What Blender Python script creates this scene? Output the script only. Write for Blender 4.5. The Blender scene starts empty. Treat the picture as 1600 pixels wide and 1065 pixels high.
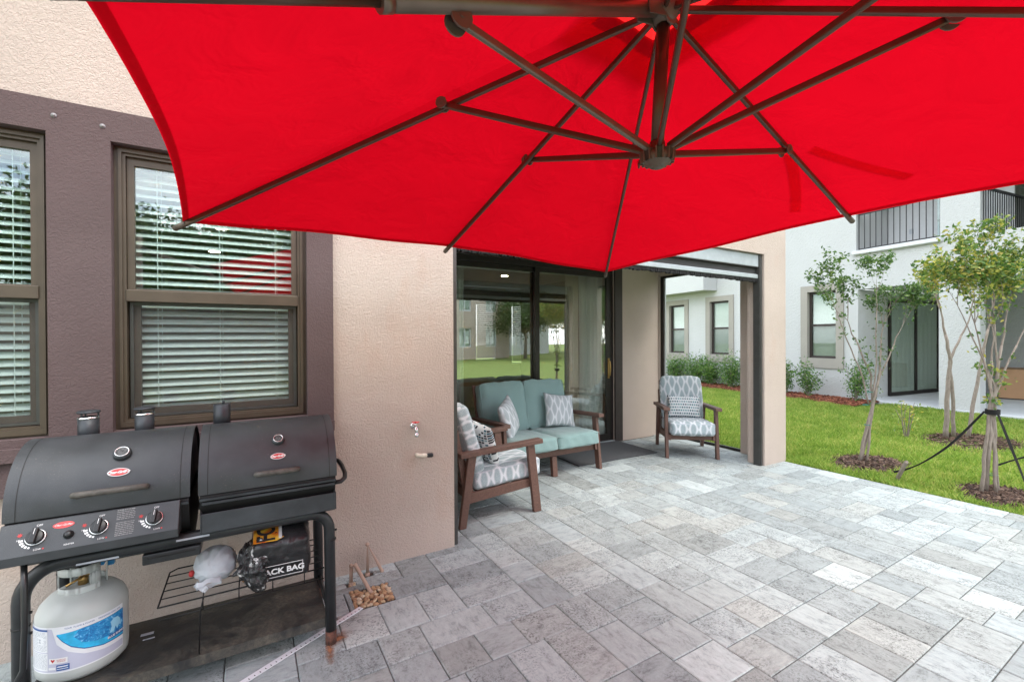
import bpy, bmesh, math, random
import numpy as np
from mathutils import Vector, Matrix, Euler
PI = math.pi
rnd = random.Random(7)
scene = bpy.context.scene
COL = scene.collection

# ------------------------------------------------------------------ camera
H = 1.55
cam_d = bpy.data.cameras.new('camera'); cam = bpy.data.objects.new('camera', cam_d); COL.objects.link(cam)
def cam_axes(yaw, pitch, roll):
    f = Vector((math.sin(yaw)*math.cos(pitch), math.cos(yaw)*math.cos(pitch), -math.sin(pitch)))
    r = Vector((math.cos(yaw), -math.sin(yaw), 0)); u = r.cross(f)
    return r*math.cos(roll)+u*math.sin(roll), -r*math.sin(roll)+u*math.cos(roll), f
cr, cu, cf = cam_axes(.532037, .0049793, -.0048055)
M = Matrix((cr, cu, -cf)).transposed().to_4x4(); M.translation = (0, 0, H)
cam.matrix_world = M
cam_d.sensor_width = 36; cam_d.lens = 696.96*36/1600
cam_d.clip_start = .02; cam_d.clip_end = 800
scene.camera = cam

# ------------------------------------------------------------------ sky and sun
SUN_EL, SUN_AZ = math.radians(58), math.radians(150)     # azimuth clockwise from +Y: high, behind and to the right of the camera
w = bpy.data.worlds.new('World'); scene.world = w; w.use_nodes = True
nt = w.node_tree; nt.nodes.clear()
out = nt.nodes.new('ShaderNodeOutputWorld'); bg = nt.nodes.new('ShaderNodeBackground')
sky = nt.nodes.new('ShaderNodeTexSky'); sky.sky_type = 'NISHITA'; sky.sun_disc = False
sky.sun_elevation = SUN_EL; sky.sun_rotation = SUN_AZ; sky.air_density = 1.0; sky.dust_density = 2.0
tc = nt.nodes.new('ShaderNodeTexCoord'); mp = nt.nodes.new('ShaderNodeMapping'); mp.inputs['Scale'].default_value = (1, 1, 2.6)
cn = nt.nodes.new('ShaderNodeTexNoise'); cn.inputs['Scale'].default_value = 2.3; cn.inputs['Detail'].default_value = 7; cn.inputs['Roughness'].default_value = .58
cr_ = nt.nodes.new('ShaderNodeValToRGB'); cr_.color_ramp.elements[0].position = .40; cr_.color_ramp.elements[1].position = .56
mx = nt.nodes.new('ShaderNodeMixRGB'); mx.inputs[2].default_value = (11.0, 11.2, 11.6, 1)
nt.links.new(tc.outputs['Generated'], mp.inputs[0]); nt.links.new(mp.outputs[0], cn.inputs[0])
nt.links.new(cn.outputs[0], cr_.inputs[0]); nt.links.new(cr_.outputs[0], mx.inputs[0])
nt.links.new(sky.outputs[0], mx.inputs[1]); nt.links.new(mx.outputs[0], bg.inputs[0])
bg.inputs[1].default_value = .15
nt.links.new(bg.outputs[0], out.inputs[0])
sl = bpy.data.lights.new('sun', 'SUN'); sl.energy = .95; sl.angle = math.radians(24); sl.color = (1, .95, .87)
so = bpy.data.objects.new('sun', sl); COL.objects.link(so)
sd = Vector((math.sin(SUN_AZ)*math.cos(SUN_EL), math.cos(SUN_AZ)*math.cos(SUN_EL), math.sin(SUN_EL)))
so.rotation_euler = sd.to_track_quat('Z', 'Y').to_euler()
scene.view_settings.view_transform = 'Standard'; scene.view_settings.look = 'None'
scene.view_settings.exposure = 1.38; scene.view_settings.gamma = 1
scene.cycles.max_bounces = 10; scene.cycles.transparent_max_bounces = 12

# ------------------------------------------------------------------ node helpers
class N:
    """tiny shader-graph wrapper: N objects are sockets that can be added, multiplied, compared"""
    def __init__(s, nt, so): s.nt = nt; s.so = so
    def _m(s, op, *a, clamp=False):
        n = s.nt.nodes.new('ShaderNodeMath'); n.operation = op; n.use_clamp = clamp
        for i, v in enumerate((s,)+a):
            if isinstance(v, N): s.nt.links.new(v.so, n.inputs[i])
            else: n.inputs[i].default_value = v
        return N(s.nt, n.outputs[0])
    def __add__(s, o): return s._m('ADD', o)
    def __sub__(s, o): return s._m('SUBTRACT', o)
    def __mul__(s, o): return s._m('MULTIPLY', o)
    def __truediv__(s, o): return s._m('DIVIDE', o)
    def abs(s): return s._m('ABSOLUTE')
    def floor(s): return s._m('FLOOR')
    def fract(s): return s._m('FRACT')
    def mod(s, o): return s._m('FLOORED_MODULO', o)
    def lt(s, o): return s._m('LESS_THAN', o)
    def gt(s, o): return s._m('GREATER_THAN', o)
    def pw(s, o): return s._m('POWER', o)
    def mx(s, o): return s._m('MAXIMUM', o)
    def mn(s, o): return s._m('MINIMUM', o)
    def sin(s): return s._m('SINE')
    def clamp(s): return s._m('ADD', 0.0, clamp=True)
class Mat:
    def __init__(s, name):
        s.m = bpy.data.materials.new(name); s.m.use_nodes = True; s.nt = s.m.node_tree; s.b = s.nt.nodes['Principled BSDF']
    def coord(s, kind='Object'):
        n = s.nt.nodes.new('ShaderNodeTexCoord'); return n.outputs[kind]
    def pos(s):
        n = s.nt.nodes.new('ShaderNodeNewGeometry'); return n.outputs['Position']
    def island(s):
        n = s.nt.nodes.new('ShaderNodeNewGeometry'); return N(s.nt, n.outputs['Random Per Island'])
    def xyz(s, vec):
        n = s.nt.nodes.new('ShaderNodeSeparateXYZ'); s.nt.links.new(vec, n.inputs[0]); return [N(s.nt, o) for o in n.outputs]
    def map(s, vec, scale=(1, 1, 1), rot=(0, 0, 0)):
        n = s.nt.nodes.new('ShaderNodeMapping'); n.inputs['Scale'].default_value = scale; n.inputs['Rotation'].default_value = rot
        s.nt.links.new(vec, n.inputs[0]); return n.outputs[0]
    def noise(s, vec, scale, detail=4, rough=.55, dist=0):
        n = s.nt.nodes.new('ShaderNodeTexNoise'); n.inputs['Scale'].default_value = scale; n.inputs['Detail'].default_value = detail
        n.inputs['Roughness'].default_value = rough; n.inputs['Distortion'].default_value = dist
        s.nt.links.new(vec, n.inputs[0]); return N(s.nt, n.outputs[0])
    def voro(s, vec, scale, feat='F1'):
        n = s.nt.nodes.new('ShaderNodeTexVoronoi'); n.inputs['Scale'].default_value = scale; n.feature = feat
        s.nt.links.new(vec, n.inputs[0]); return N(s.nt, n.outputs[0])
    def ramp(s, fac, stops):
        n = s.nt.nodes.new('ShaderNodeValToRGB'); el = n.color_ramp.elements
        while len(el) < len(stops): el.new(.5)
        for e, (p, c) in zip(el, stops):
            e.position = p; e.color = (c if len(c) == 4 else (*c, 1)) if not isinstance(c, (int, float)) else (c, c, c, 1)
        s.nt.links.new(fac.so, n.inputs[0]); return N(s.nt, n.outputs[0])
    def mix(s, fac, a, b, mode='MIX'):
        n = s.nt.nodes.new('ShaderNodeMixRGB'); n.blend_type = mode
        for i, v in enumerate((fac, a, b)):
            if isinstance(v, N): s.nt.links.new(v.so, n.inputs[i])
            elif i == 0: n.inputs[0].default_value = v
            else: n.inputs[i].default_value = (*v, 1)
        return N(s.nt, n.outputs[0])
    def bump(s, h, dist=.002, strength=1.0):
        n = s.nt.nodes.new('ShaderNodeBump'); n.inputs['Distance'].default_value = dist; n.inputs['Strength'].default_value = strength
        s.nt.links.new(h.so, n.inputs['Height']); s.nt.links.new(n.outputs[0], s.b.inputs['Normal']); return s
    def set(s, k, v):
        if isinstance(v, N): s.nt.links.new(v.so, s.b.inputs[k])
        else: s.b.inputs[k].default_value = (*v, 1) if isinstance(v, tuple) and len(v) == 3 else v
        return s
def plain(name, col, rough=.6, metal=0, var=.12, scale=14, bump=0, bscale=120, spec=.5):
    """a painted/metal/plastic surface: colour with slight wear-like variation and fine bump"""
    m = Mat(name); o = m.coord()
    n = m.noise(o, scale, 5)
    c2 = tuple(max(0, c*(1-var)) for c in col); c1 = tuple(min(1, c*(1+var)) for c in col)
    m.set('Base Color', m.ramp(n, [(.3, c2), (.7, c1)])).set('Roughness', rough).set('Metallic', metal).set('Specular IOR Level', spec)
    if bump: m.bump(m.noise(o, bscale, 3), bump)
    return m.m
def stucco(name, col, bump=.006, sc=1.0, var=.06, stain=0):
    m = Mat(name); p = m.pos()
    a = m.noise(p, 42*sc, 3, .5, 1.2); b = m.noise(p, 130*sc, 2, .5); c = m.noise(p, 1.7, 4)
    base = m.ramp(c, [(.3, tuple(x*(1-var) for x in col)), (.7, tuple(min(1, x*(1+var)) for x in col))])
    if stain:
        st = m.noise(m.map(p, (1, 1, .55)), 3.1, 5, .6)
        base = m.mix((st-.56)._m('MULTIPLY', 5.0, clamp=True)*stain, base, (col[0]*.92, col[1]*.70, col[2]*.58))
    h = m.ramp(a, [(.36, 0.0), (.62, 1.0)])*1.0 + b*.35
    m.set('Base Color', base).set('Roughness', .93).set('Specular IOR Level', .2)
    m.bump(h, bump); return m.m

MT = {}
MT['beige'] = stucco('beige_stucco', (.475, .40, .345), .0026, 1.7, .06, .35)
MT['beige_soft'] = stucco('beige_smooth_stucco', (.47, .395, .34), .0013, 1.7)
MT['plum'] = stucco('plum_stucco', (.104, .074, .073), .0014, 1.6, .10)
MT['white_stucco'] = stucco('white_stucco', (.50, .515, .52), .0045, .55, .02)
MT['gray_trim'] = stucco('grey_trim_stucco', (.33, .315, .285), .002, 1.0)
MT['white_smooth'] = plain('white_painted', (.58, .60, .62), .7, var=.04)
MT['ceil'] = plain('ceiling_paint', (.55, .52, .47), .9, var=.03)
MT['room_wall'] = plain('room_wall_paint', (.34, .285, .225), .9, var=.04)
MT['room_floor'] = plain('room_floor', (.16, .12, .09), .5, var=.2, scale=4)
MT['bronze'] = plain('bronze_window_frame', (.085, .064, .044), .42, .25, var=.10, scale=9)
MT['darkframe'] = plain('dark_door_frame', (.022, .018, .016), .38, .3)
MT['casing'] = plain('dark_brown_casing', (.035, .026, .023), .55)
MT['track'] = plain('grey_screen_track', (.075, .075, .07), .4, .5)
MT['alu'] = plain('pale_aluminium', (.36, .40, .41), .42, .35, var=.08)
MT['brush'] = plain('black_brush', (.008, .008, .008), .9)
MT['black_metal'] = plain('black_grill_enamel', (.040, .046, .052), .43, .30, var=.35, scale=9, bump=.0007, bscale=420)
m = Mat('dusty_grill_enamel'); o = m.coord(); n = m.noise(o, 9, 5); sp = m.noise(o, 190, 3, .8); pt_ = m.noise(o, 6, 4, .6)
dust = m.ramp(sp, [(.62, 0.0), (.70, 1.0)])*m.ramp(pt_, [(.45, 0.0), (.62, 1.0)])
m.set('Base Color', m.mix(dust*.55+pt_*.10, m.ramp(n, [(.3, (.030, .035, .040)), (.7, (.048, .055, .062))]), (.24, .22, .19))).set('Roughness', m.ramp(n, [(.3, .38), (.7, .55)])).set('Metallic', .3)
m.bump(m.noise(o, 420, 3), .0006); MT['lid_metal'] = m.m
MT['black_tube'] = plain('black_frame_paint', (.022, .024, .026), .38, .2, var=.25, bump=.0004, bscale=300)
MT['black_in'] = plain('black_inside', (.006, .006, .006), .6)
MT['wire'] = plain('black_wire', (.012, .012, .012), .45, .4)
MT['grip'] = plain('worn_grip', (.085, .078, .068), .6, .1, var=.4, scale=40)
MT['print_grey'] = plain('faded_print', (.22, .22, .22), .7, var=.3, scale=60)
MT['dull_metal'] = plain('dull_metal', (.25, .24, .24), .5, .6)
MT['plastic'] = plain('black_plastic', (.012, .013, .014), .35)
MT['chrome'] = plain('chrome', (.7, .7, .7), .2, 1)
MT['dial'] = plain('dial_face', (.24, .25, .25), 1.0, spec=0)
MT['red_badge'] = plain('red_badge', (.55, .05, .05), .4)
MT['ink_white'] = plain('white_ink', (.75, .75, .75), .6, var=.05)
MT['ink_red'] = plain('red_ink', (.45, .03, .03), .6, var=.05)
MT['ink_black'] = plain('black_ink', (.02, .02, .025), .6, var=.05)
MT['ink_blue'] = plain('blue_ink', (.02, .09, .30), .5, var=.05)
MT['tank'] = plain('tank_paint', (.47, .50, .48), .38, var=.06, scale=5, bump=.0003, bscale=60)
MT['label_lilac'] = plain('lilac_label', (.50, .51, .62), .35, var=.03)
MT['label_white'] = plain('white_label', (.74, .76, .78), .35, var=.03)
MT['label_grey'] = plain('grey_label', (.42, .45, .50), .4, var=.05)
MT['brass'] = plain('brass', (.42, .27, .10), .35, .9)
MT['blue_plastic'] = plain('blue_plastic', (.03, .25, .55), .4)
MT['pvc_beige'] = plain('painted_pipe', (.40, .28, .215), .65, var=.10, bump=.0008, bscale=90)
MT['ivory'] = plain('ivory_plastic', (.72, .66, .54), .45)
MT['strip'] = plain('white_edging', (.68, .69, .72), .5, var=.06)
MT['curtain'] = plain('sheer_curtain', (.82, .86, .83), .9, var=.04)
MT['curtain2'] = plain('linen_curtain', (.72, .66, .55), .9, var=.04)
MT['taupe_rib'] = plain('bronze_umbrella_metal', (.095, .055, .040), .36, .55, var=.12)
MT['taupe_arm'] = plain('bronze_arm_metal', (.16, .125, .10), .36, .5, var=.10)
MT['cap'] = plain('umbrella_hub_plastic', (.10, .075, .058), .5, var=.1)
MT['mat'] = plain('doormat_weave', (.07, .072, .075), .95, var=.3, scale=200, bump=.003, bscale=260)
MT['slab'] = plain('pale_concrete', (.53, .56, .58), .85, var=.05, scale=3)
MT['cardboard'] = plain('tan_board', (.42, .25, .14), .8, var=.06, scale=3)
MT['black_rail'] = plain('black_railing', (.012, .012, .014), .5)
MT['bark'] = None
m = Mat('wood_lumber'); o = m.coord()
g = m.noise(m.map(o, (1, 1, 1)), 55, 4, .6, 1.5)
m.set('Base Color', m.ramp(g, [(.3, (.085, .043, .031)), (.7, (.150, .080, .058))])).set('Roughness', .55).bump(g, .0012); MT['lumber'] = m.m
m = Mat('crape_bark'); o = m.pos()
g = m.noise(m.map(o, (1, 1, .25)), 60, 4, .6); g2 = m.noise(o, 12, 3)
m.set('Base Color', m.mix(g2, m.ramp(g, [(.3, (.12, .09, .07)), (.7, (.34, .29, .25))]), (.22, .19, .16))).set('Roughness', .9).bump(g, .003); MT['bark'] = m.m
# fabrics
m = Mat('teal_fabric'); o = m.coord()
g = m.noise(o, 500, 2); g2 = m.noise(o, 6, 3)
m.set('Base Color', m.mix(g2*.5, m.ramp(g, [(.3, (.18, .29, .28)), (.7, (.25, .38, .365))]), (.22, .33, .32))).set('Roughness', .95).set('Sheen Weight', .3).bump(g+g2*3, .0012); MT['teal'] = m.m
def ogee_mat(name, px, pz, dark, light, hatch=True):
    m = Mat(name); u, v, _ = m.xyz(m.coord('UV'))
    uu = u/px; vv = v/pz
    row = (vv*2).floor().mod(2.0)
    def cell(du, dv):
        a = ((uu+du).fract()-.5).abs()*2; b = ((vv+dv).fract()-.5).abs()*2
        return a*1.72 + b.pw(1.8)*.98        # pointed oval: <1 inside
    d = cell(0.0, 0.0).mn(cell(.5, .5))
    ins = (N(m.nt, d.so)*-1+.96)._m('MULTIPLY', 14.0, clamp=True)
    core = (d*-1+.74)._m('MULTIPLY', 10.0, clamp=True)
    ring = ins-core*.0
    br = m.noise(m.map(m.coord('UV'), (1, 1, 1)), 160, 3, .6)
    tex = m.ramp(br, [(.40, 0.0), (.60, 1.0)]) if hatch else br*0+1.0
    rim = (((d-.80).abs()*-1.0+.05)._m('MULTIPLY', 30.0, clamp=True))
    f = (ins*(tex*.40+.60))*(rim*-.85+1.0)
    m.set('Base Color', m.mix(f, light, dark)).set('Roughness', .95).set('Sheen Weight', .2)
    m.bump(m.noise(m.coord(), 420, 2), .0008); return m.m
MT['ogee'] = ogee_mat('leaf_oval_fabric', .125, .215, (.235, .31, .33), (.60, .63, .655))
MT['ogee_small'] = ogee_mat('lattice_fabric', .105, .20, (.33, .38, .40), (.62, .65, .67))
m = Mat('dotted_fabric'); u, v, _ = m.xyz(m.coord('UV'))
uu = u/.030; vv = v/.040; sh = vv.floor().mod(2.0)*.5; us = uu+sh
a = (us.fract()-.5).abs(); b = (vv.fract()-.5).abs()
d = (a*a + b*b*1.4)._m('SQRT')
ms = d.lt(.33)
hsh = ((us.floor()*12.9+vv.floor()*78.2).sin()*43758.5).fract()
c = m.ramp(hsh, [(0, (.02, .035, .06)), (.45, (.03, .14, .17)), (.75, (.10, .28, .30)), (1, (.35, .33, .38))])
m.set('Base Color', m.mix(ms, (.68, .70, .70), c)).set('Roughness', .95); MT['dots'] = m.m
m = Mat('mosaic_fabric'); u, v, _ = m.xyz(m.coord('UV'))
uu = u/.034; vv = v/.022; cu_ = uu.floor(); cv_ = vv.floor()
hsh = ((cu_*12.9898+cv_*78.233).sin()*43758.5).fract()
gap = ((uu.fract()-.5).abs()).lt(.40)*((vv.fract()-.5).abs()).lt(.36)
c = m.ramp(hsh, [(0, (.01, .012, .02)), (.34, (.02, .10, .14)), (.52, (.22, .33, .35)), (.66, (.65, .67, .66)), (1, (.68, .7, .7))])
m.nt.nodes[-1].color_ramp.interpolation = 'CONSTANT'
m.set('Base Color', m.mix(gap, (.66, .68, .68), c)).set('Roughness', .95); MT['mosaic'] = m.m
# umbrella cloth
def cloth_mat(name, col, trans, tfac):
    m = Mat(name); nt = m.nt; o = m.coord()
    m.set('Roughness', .9).set('Specular IOR Level', .04)
    n = m.noise(o, 2.2, 3); m.set('Base Color', m.ramp(n, [(.3, tuple(c*.92 for c in col)), (.7, col)]))
    m.bump(m.noise(o, 5, 3, .5, .8), .022)
    t = nt.nodes.new('ShaderNodeBsdfTranslucent'); nt.links.new(m.b.inputs['Normal'].links[0].from_socket, t.inputs['Normal'])
    w_ = m.noise(m.map(o, (1, 1, 1)), 420, 2); k_ = m.noise(o, 1.3, 4, .6)
    nt.links.new(m.mix(1.0, m.ramp(k_, [(.3, tuple(c*.86 for c in trans)), (.65, trans)]), (w_*.24+.88), 'MULTIPLY').so, t.inputs[0])
    mxs = nt.nodes.new('ShaderNodeMixShader'); mxs.inputs[0].default_value = tfac
    nt.links.new(m.b.outputs[0], mxs.inputs[1]); nt.links.new(t.outputs[0], mxs.inputs[2])
    nt.links.new(mxs.outputs[0], nt.nodes['Material Output'].inputs[0]); return m.m
MT['red'] = cloth_mat('red_canopy_cloth', (.68, .002, .014), (.60, .0018, .011), .32)
MT['red_vent'] = cloth_mat('vent_red_cloth', (.68, .002, .014), (.90, .02, .02), .60)
MT['red_strip'] = cloth_mat('thin_red_strip', (.68, .002, .012), (.95, .22, .22), .93)
MT['leaf_g'] = None
def leaf_mat(name, stops, tf=.35, rough=.5, bs=3.0, bw=.35):
    m = Mat(name); nt = m.nt; r = m.island(); big = m.noise(m.pos(), bs, 4, .6)
    c = m.ramp((r*(1.1-bw)+big*bw), stops); m.set('Base Color', c).set('Roughness', rough)
    t = nt.nodes.new('ShaderNodeBsdfTranslucent'); nt.links.new(c.so, t.inputs[0])
    mxs = nt.nodes.new('ShaderNodeMixShader'); mxs.inputs[0].default_value = tf
    nt.links.new(m.b.outputs[0], mxs.inputs[1]); nt.links.new(t.outputs[0], mxs.inputs[2])
    nt.links.new(mxs.outputs[0], nt.nodes['Material Output'].inputs[0]); return m.m
MT['leaf_dark'] = leaf_mat('dark_green_leaves', [(.1, (.030, .075, .020)), (.6, (.075, .16, .035)), (1, (.16, .24, .05))])
MT['leaf_yellow'] = leaf_mat('yellow_green_leaves', [(.1, (.10, .17, .025)), (.5, (.22, .31, .045)), (.85, (.50, .42, .07)), (1, (.42, .24, .08))])
MT['leaf_mix'] = leaf_mat('mixed_green_leaves', [(.1, (.04, .10, .02)), (.55, (.11, .21, .035)), (.85, (.36, .36, .06)), (1, (.40, .28, .08))])
MT['leaf_hedge'] = leaf_mat('glossy_hedge_leaves', [(.1, (.03, .085, .02)), (.6, (.085, .21, .04)), (1, (.26, .40, .08))])
MT['leaf_far'] = leaf_mat('far_tree_leaves', [(.1, (.02, .05, .012)), (.6, (.055, .11, .025)), (1, (.12, .17, .04))])
MT['blade'] = leaf_mat('grass_blades', [(.15, (.09, .18, .02)), (.42, (.19, .33, .04)), (.62, (.31, .43, .07)), (.85, (.50, .49, .15))], .4, .6, 1.8, .62)
m = Mat('lawn_ground'); p = m.pos(); n = m.noise(p, 25, 5, .7); n2 = m.noise(p, 1.2, 4)
m.set('Base Color', m.mix(n2*.8, m.ramp(n, [(.3, (.055, .10, .016)), (.7, (.17, .25, .04))]), (.20, .25, .05))).set('Roughness', .95).bump(n, .03); MT['lawn'] = m.m
m = Mat('bark_mulch_dark'); r = m.island(); m.set('Base Color', m.ramp(r, [(0, (.020, .010, .007)), (.6, (.075, .042, .028)), (1, (.15, .10, .07))])).set('Roughness', .95); MT['mulch_dark'] = m.m
m = Mat('bark_mulch_red'); r = m.island(); m.set('Base Color', m.ramp(r, [(0, (.06, .015, .008)), (.6, (.19, .055, .028)), (1, (.32, .13, .07))])).set('Roughness', .95); MT['mulch_red'] = m.m
# glass
def glass(name, tint=(.93, .97, .95), base=.06, boost=1.0, rough=0.0):
    m = Mat(name); nt = m.nt; nt.nodes.remove(m.b)
    tr = nt.nodes.new('ShaderNodeBsdfTransparent'); tr.inputs[0].default_value = (*tint, 1)
    gl = nt.nodes.new('ShaderNodeBsdfGlossy'); gl.inputs['Roughness'].default_value = rough; gl.inputs[0].default_value = (.95, 1, .98, 1)
    ge = nt.nodes.new('ShaderNodeNewGeometry'); dp = nt.nodes.new('ShaderNodeVectorMath'); dp.operation = 'DOT_PRODUCT'
    nt.links.new(ge.outputs['Normal'], dp.inputs[0]); nt.links.new(ge.outputs['Incoming'], dp.inputs[1])
    f = ((((N(nt, dp.outputs['Value']).abs()*-1.0+1.0).pw(5.0))*.9+.04)*boost+base).clamp()
    mxs = nt.nodes.new('ShaderNodeMixShader'); nt.links.new(f.so, mxs.inputs[0])
    nt.links.new(tr.outputs[0], mxs.inputs[1]); nt.links.new(gl.outputs[0], mxs.inputs[2])
    nt.links.new(mxs.outputs[0], nt.nodes['Material Output'].inputs[0]); return m.m
MT['glass'] = glass('window_glass', (.93, .97, .95), .075, 1.0)
MT['glass_low'] = glass('window_glass_low', (.95, .98, .97), .01, .8)
MT['glass_door'] = glass('door_glass', (.96, .98, .96), .24, 1.3)
MT['glass_far'] = glass('far_window_glass', (.93, .97, .95), .03, 1.0)
def screen_mat(name, col, alpha):
    m = Mat(name); nt = m.nt; m.set('Base Color', col).set('Roughness', .8)
    tr = nt.nodes.new('ShaderNodeBsdfTransparent'); mxs = nt.nodes.new('ShaderNodeMixShader'); mxs.inputs[0].default_value = alpha
    nt.links.new(tr.outputs[0], mxs.inputs[1]); nt.links.new(m.b.outputs[0], mxs.inputs[2])
    nt.links.new(mxs.outputs[0], nt.nodes['Material Output'].inputs[0]); return m.m
MT['screen'] = screen_mat('insect_screen_mesh', (.07, .075, .075), .14)
MT['screen_dark'] = screen_mat('rolled_screen_mesh', (.05, .05, .05), .86)
MT['bag_white'] = screen_mat('thin_white_bag_film', (.62, .66, .70), .74)
def slat_mat(name, col):
    m = Mat(name); m.set('Base Color', col).set('Roughness', .5)
    t = m.nt.nodes.new('ShaderNodeBsdfTranslucent'); t.inputs[0].default_value = (*col, 1); x = m.nt.nodes.new('ShaderNodeMixShader'); x.inputs[0].default_value = .12
    m.nt.links.new(m.b.outputs[0], x.inputs[1]); m.nt.links.new(t.outputs[0], x.inputs[2]); m.nt.links.new(x.outputs[0], m.nt.nodes['Material Output'].inputs[0]); return m.m
MT['slat'] = slat_mat('blind_slat', (.80, .88, .86))
MT['slat_far'] = slat_mat('far_blind', (.50, .53, .50))
m = Mat('lamp_glow'); m.set('Base Color', (1, .9, .7)).set('Emission Color', (1, .78, .45)).set('Emission Strength', 70.0); MT['lamp'] = m.m
# pavers: each block is an island with its own shade, streaks and speckle
m = Mat('paver_blocks'); p = m.pos(); r = m.island()
x, y, z = m.xyz(p)
comb = m.nt.nodes.new('ShaderNodeCombineXYZ')
for i, v in enumerate((x, y, r*37.0)): m.nt.links.new(v.so, comb.inputs[i])
pv = comb.outputs[0]
sx = m.noise(m.map(pv, (1.0, 2.3, 1)), 11, 8, .80, .3); sy = m.noise(m.map(pv, (2.3, 1.0, 1)), 11, 8, .80, .3)
pick = (r*7.31).fract().gt(.30)
streak = sy*pick*1.0 + sx*(pick*-1.0+1.0)
grain = m.noise(p, 260, 3, .7); speck = m.noise(pv, 80, 5, .8); blot = m.noise(pv, 6.5, 3, .6)
tone = m.ramp((r*3.17).fract(), [(0, .275), (.25, .32), (.6, .36), (.9, .405), (1, .45)])
f = m.ramp(streak, [(.34, .58), (.47, .98), (.66, 1.20)])
val = tone*f*(grain*.30+.85)
dk = m.ramp(speck, [(.50, 0.0), (.60, 1.0)])*m.ramp(blot, [(.40, 0.0), (.58, 1.0)])*(r*11.7).fract().gt(.2)
val = val*(dk*-.60+1.0)
tintc = m.ramp((r*5.9).fract(), [(0, (.885, 1.0, 1.0)), (.7, (.905, 1.0, .98)), (1, (.94, 1.0, .95))])
m.set('Base Color', m.mix(1.0, tintc, val, 'MULTIPLY')).set('Roughness', .88).set('Specular IOR Level', .3)
m.bump(grain*.6+streak*.8+speck*.3, .0022); MT['paver'] = m.m
m = Mat('joint_sand'); n = m.noise(m.pos(), 90, 4); m.set('Base Color', m.ramp(n, [(.3, (.045, .04, .035)), (.7, (.15, .135, .11))])).set('Roughness', 1.0).bump(n, .004); MT['sand'] = m.m
m = Mat('shelf_dirty_metal'); o = m.coord(); n = m.noise(o, 5, 6, .7, .6); n2 = m.noise(o, 70, 4, .8)
dirt = m.ramp(n, [(.42, 0.0), (.68, 1.0)])*m.ramp(n2, [(.35, .25), (.65, 1.0)])
m.set('Base Color', m.mix(dirt, (.018, .019, .020), (.13, .115, .085))).set('Roughness', m.ramp(n, [(.4, .35), (.7, .9)])).bump(n2, .001); MT['shelf'] = m.m
m = Mat('river_stone'); n = m.noise(m.coord(), 20, 4)
oi = m.nt.nodes.new('ShaderNodeObjectInfo')
m.set('Base Color', m.mix(n*.4, m.ramp(N(m.nt, oi.outputs['Random']), [(0, (.22, .09, .035)), (.4, (.42, .24, .11)), (.75, (.52, .38, .22)), (1, (.60, .52, .40))]), (.55, .42, .28))).set('Roughness', .45).bump(n, .002); MT['stone'] = m.m
m = Mat('rust_stain'); n = m.noise(m.pos(), 22, 5, .7); u, v, _ = m.xyz(m.coord('UV'))
rr = (u*u+v*v)._m('SQRT')
al = (rr*-1.0+1.0 + (n-.5)*1.6)._m('MULTIPLY', .85, clamp=True)
tr = m.nt.nodes.new('ShaderNodeBsdfTransparent'); mxs = m.nt.nodes.new('ShaderNodeMixShader')
m.set('Base Color', m.ramp(n, [(.35, (.22, .075, .035)), (.7, (.38, .20, .10))])).set('Roughness', .9)
m.nt.links.new(al.so, mxs.inputs[0]); m.nt.links.new(tr.outputs[0], mxs.inputs[1]); m.nt.links.new(m.b.outputs[0], mxs.inputs[2])
m.nt.links.new(mxs.outputs[0], m.nt.nodes['Material Output'].inputs[0]); MT['rust_stain'] = m.m
m = Mat('rusty_foot'); n = m.noise(m.pos(), 60, 5, .7); m.set('Base Color', m.ramp(n, [(.3, (.035, .022, .02)), (.7, (.16, .06, .035))])).set('Roughness', .9).bump(n, .002); MT['rusty'] = m.m
# glossy black bag film with printed flame colours
m = Mat('black_bag_film'); n = m.noise(m.coord(), 9, 5, .6, .8); m.set('Base Color', m.ramp(n, [(.3, (.010, .010, .011)), (.8, (.035, .036, .038))])).set('Roughness', .34).bump(n, .014); MT['bag_black'] = m.m
m = Mat('printed_bag_film'); n = m.noise(m.coord(), 13, 4, .6, .5)
m.set('Base Color', m.ramp(n, [(.42, (.012, .012, .013)), (.55, (.03, .03, .03)), (.60, (.55, .55, .54)), (.66, (.02, .02, .02)), (.73, (.65, .28, .02)), (.80, (.45, .05, .02))])).set('Roughness', .3).bump(n, .010); MT['bag_print'] = m.m
m = Mat('flame_print'); u, v, _ = m.xyz(m.coord('UV')); n = m.noise(m.coord(), 18, 4, .6, .4)
m.set('Base Color', m.ramp((n*.8+.1), [(.34, (.50, .03, .01)), (.5, (.72, .26, .02)), (.64, (.78, .52, .06)), (.8, (.75, .68, .35))])).set('Roughness', .35); MT['flame'] = m.m

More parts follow.
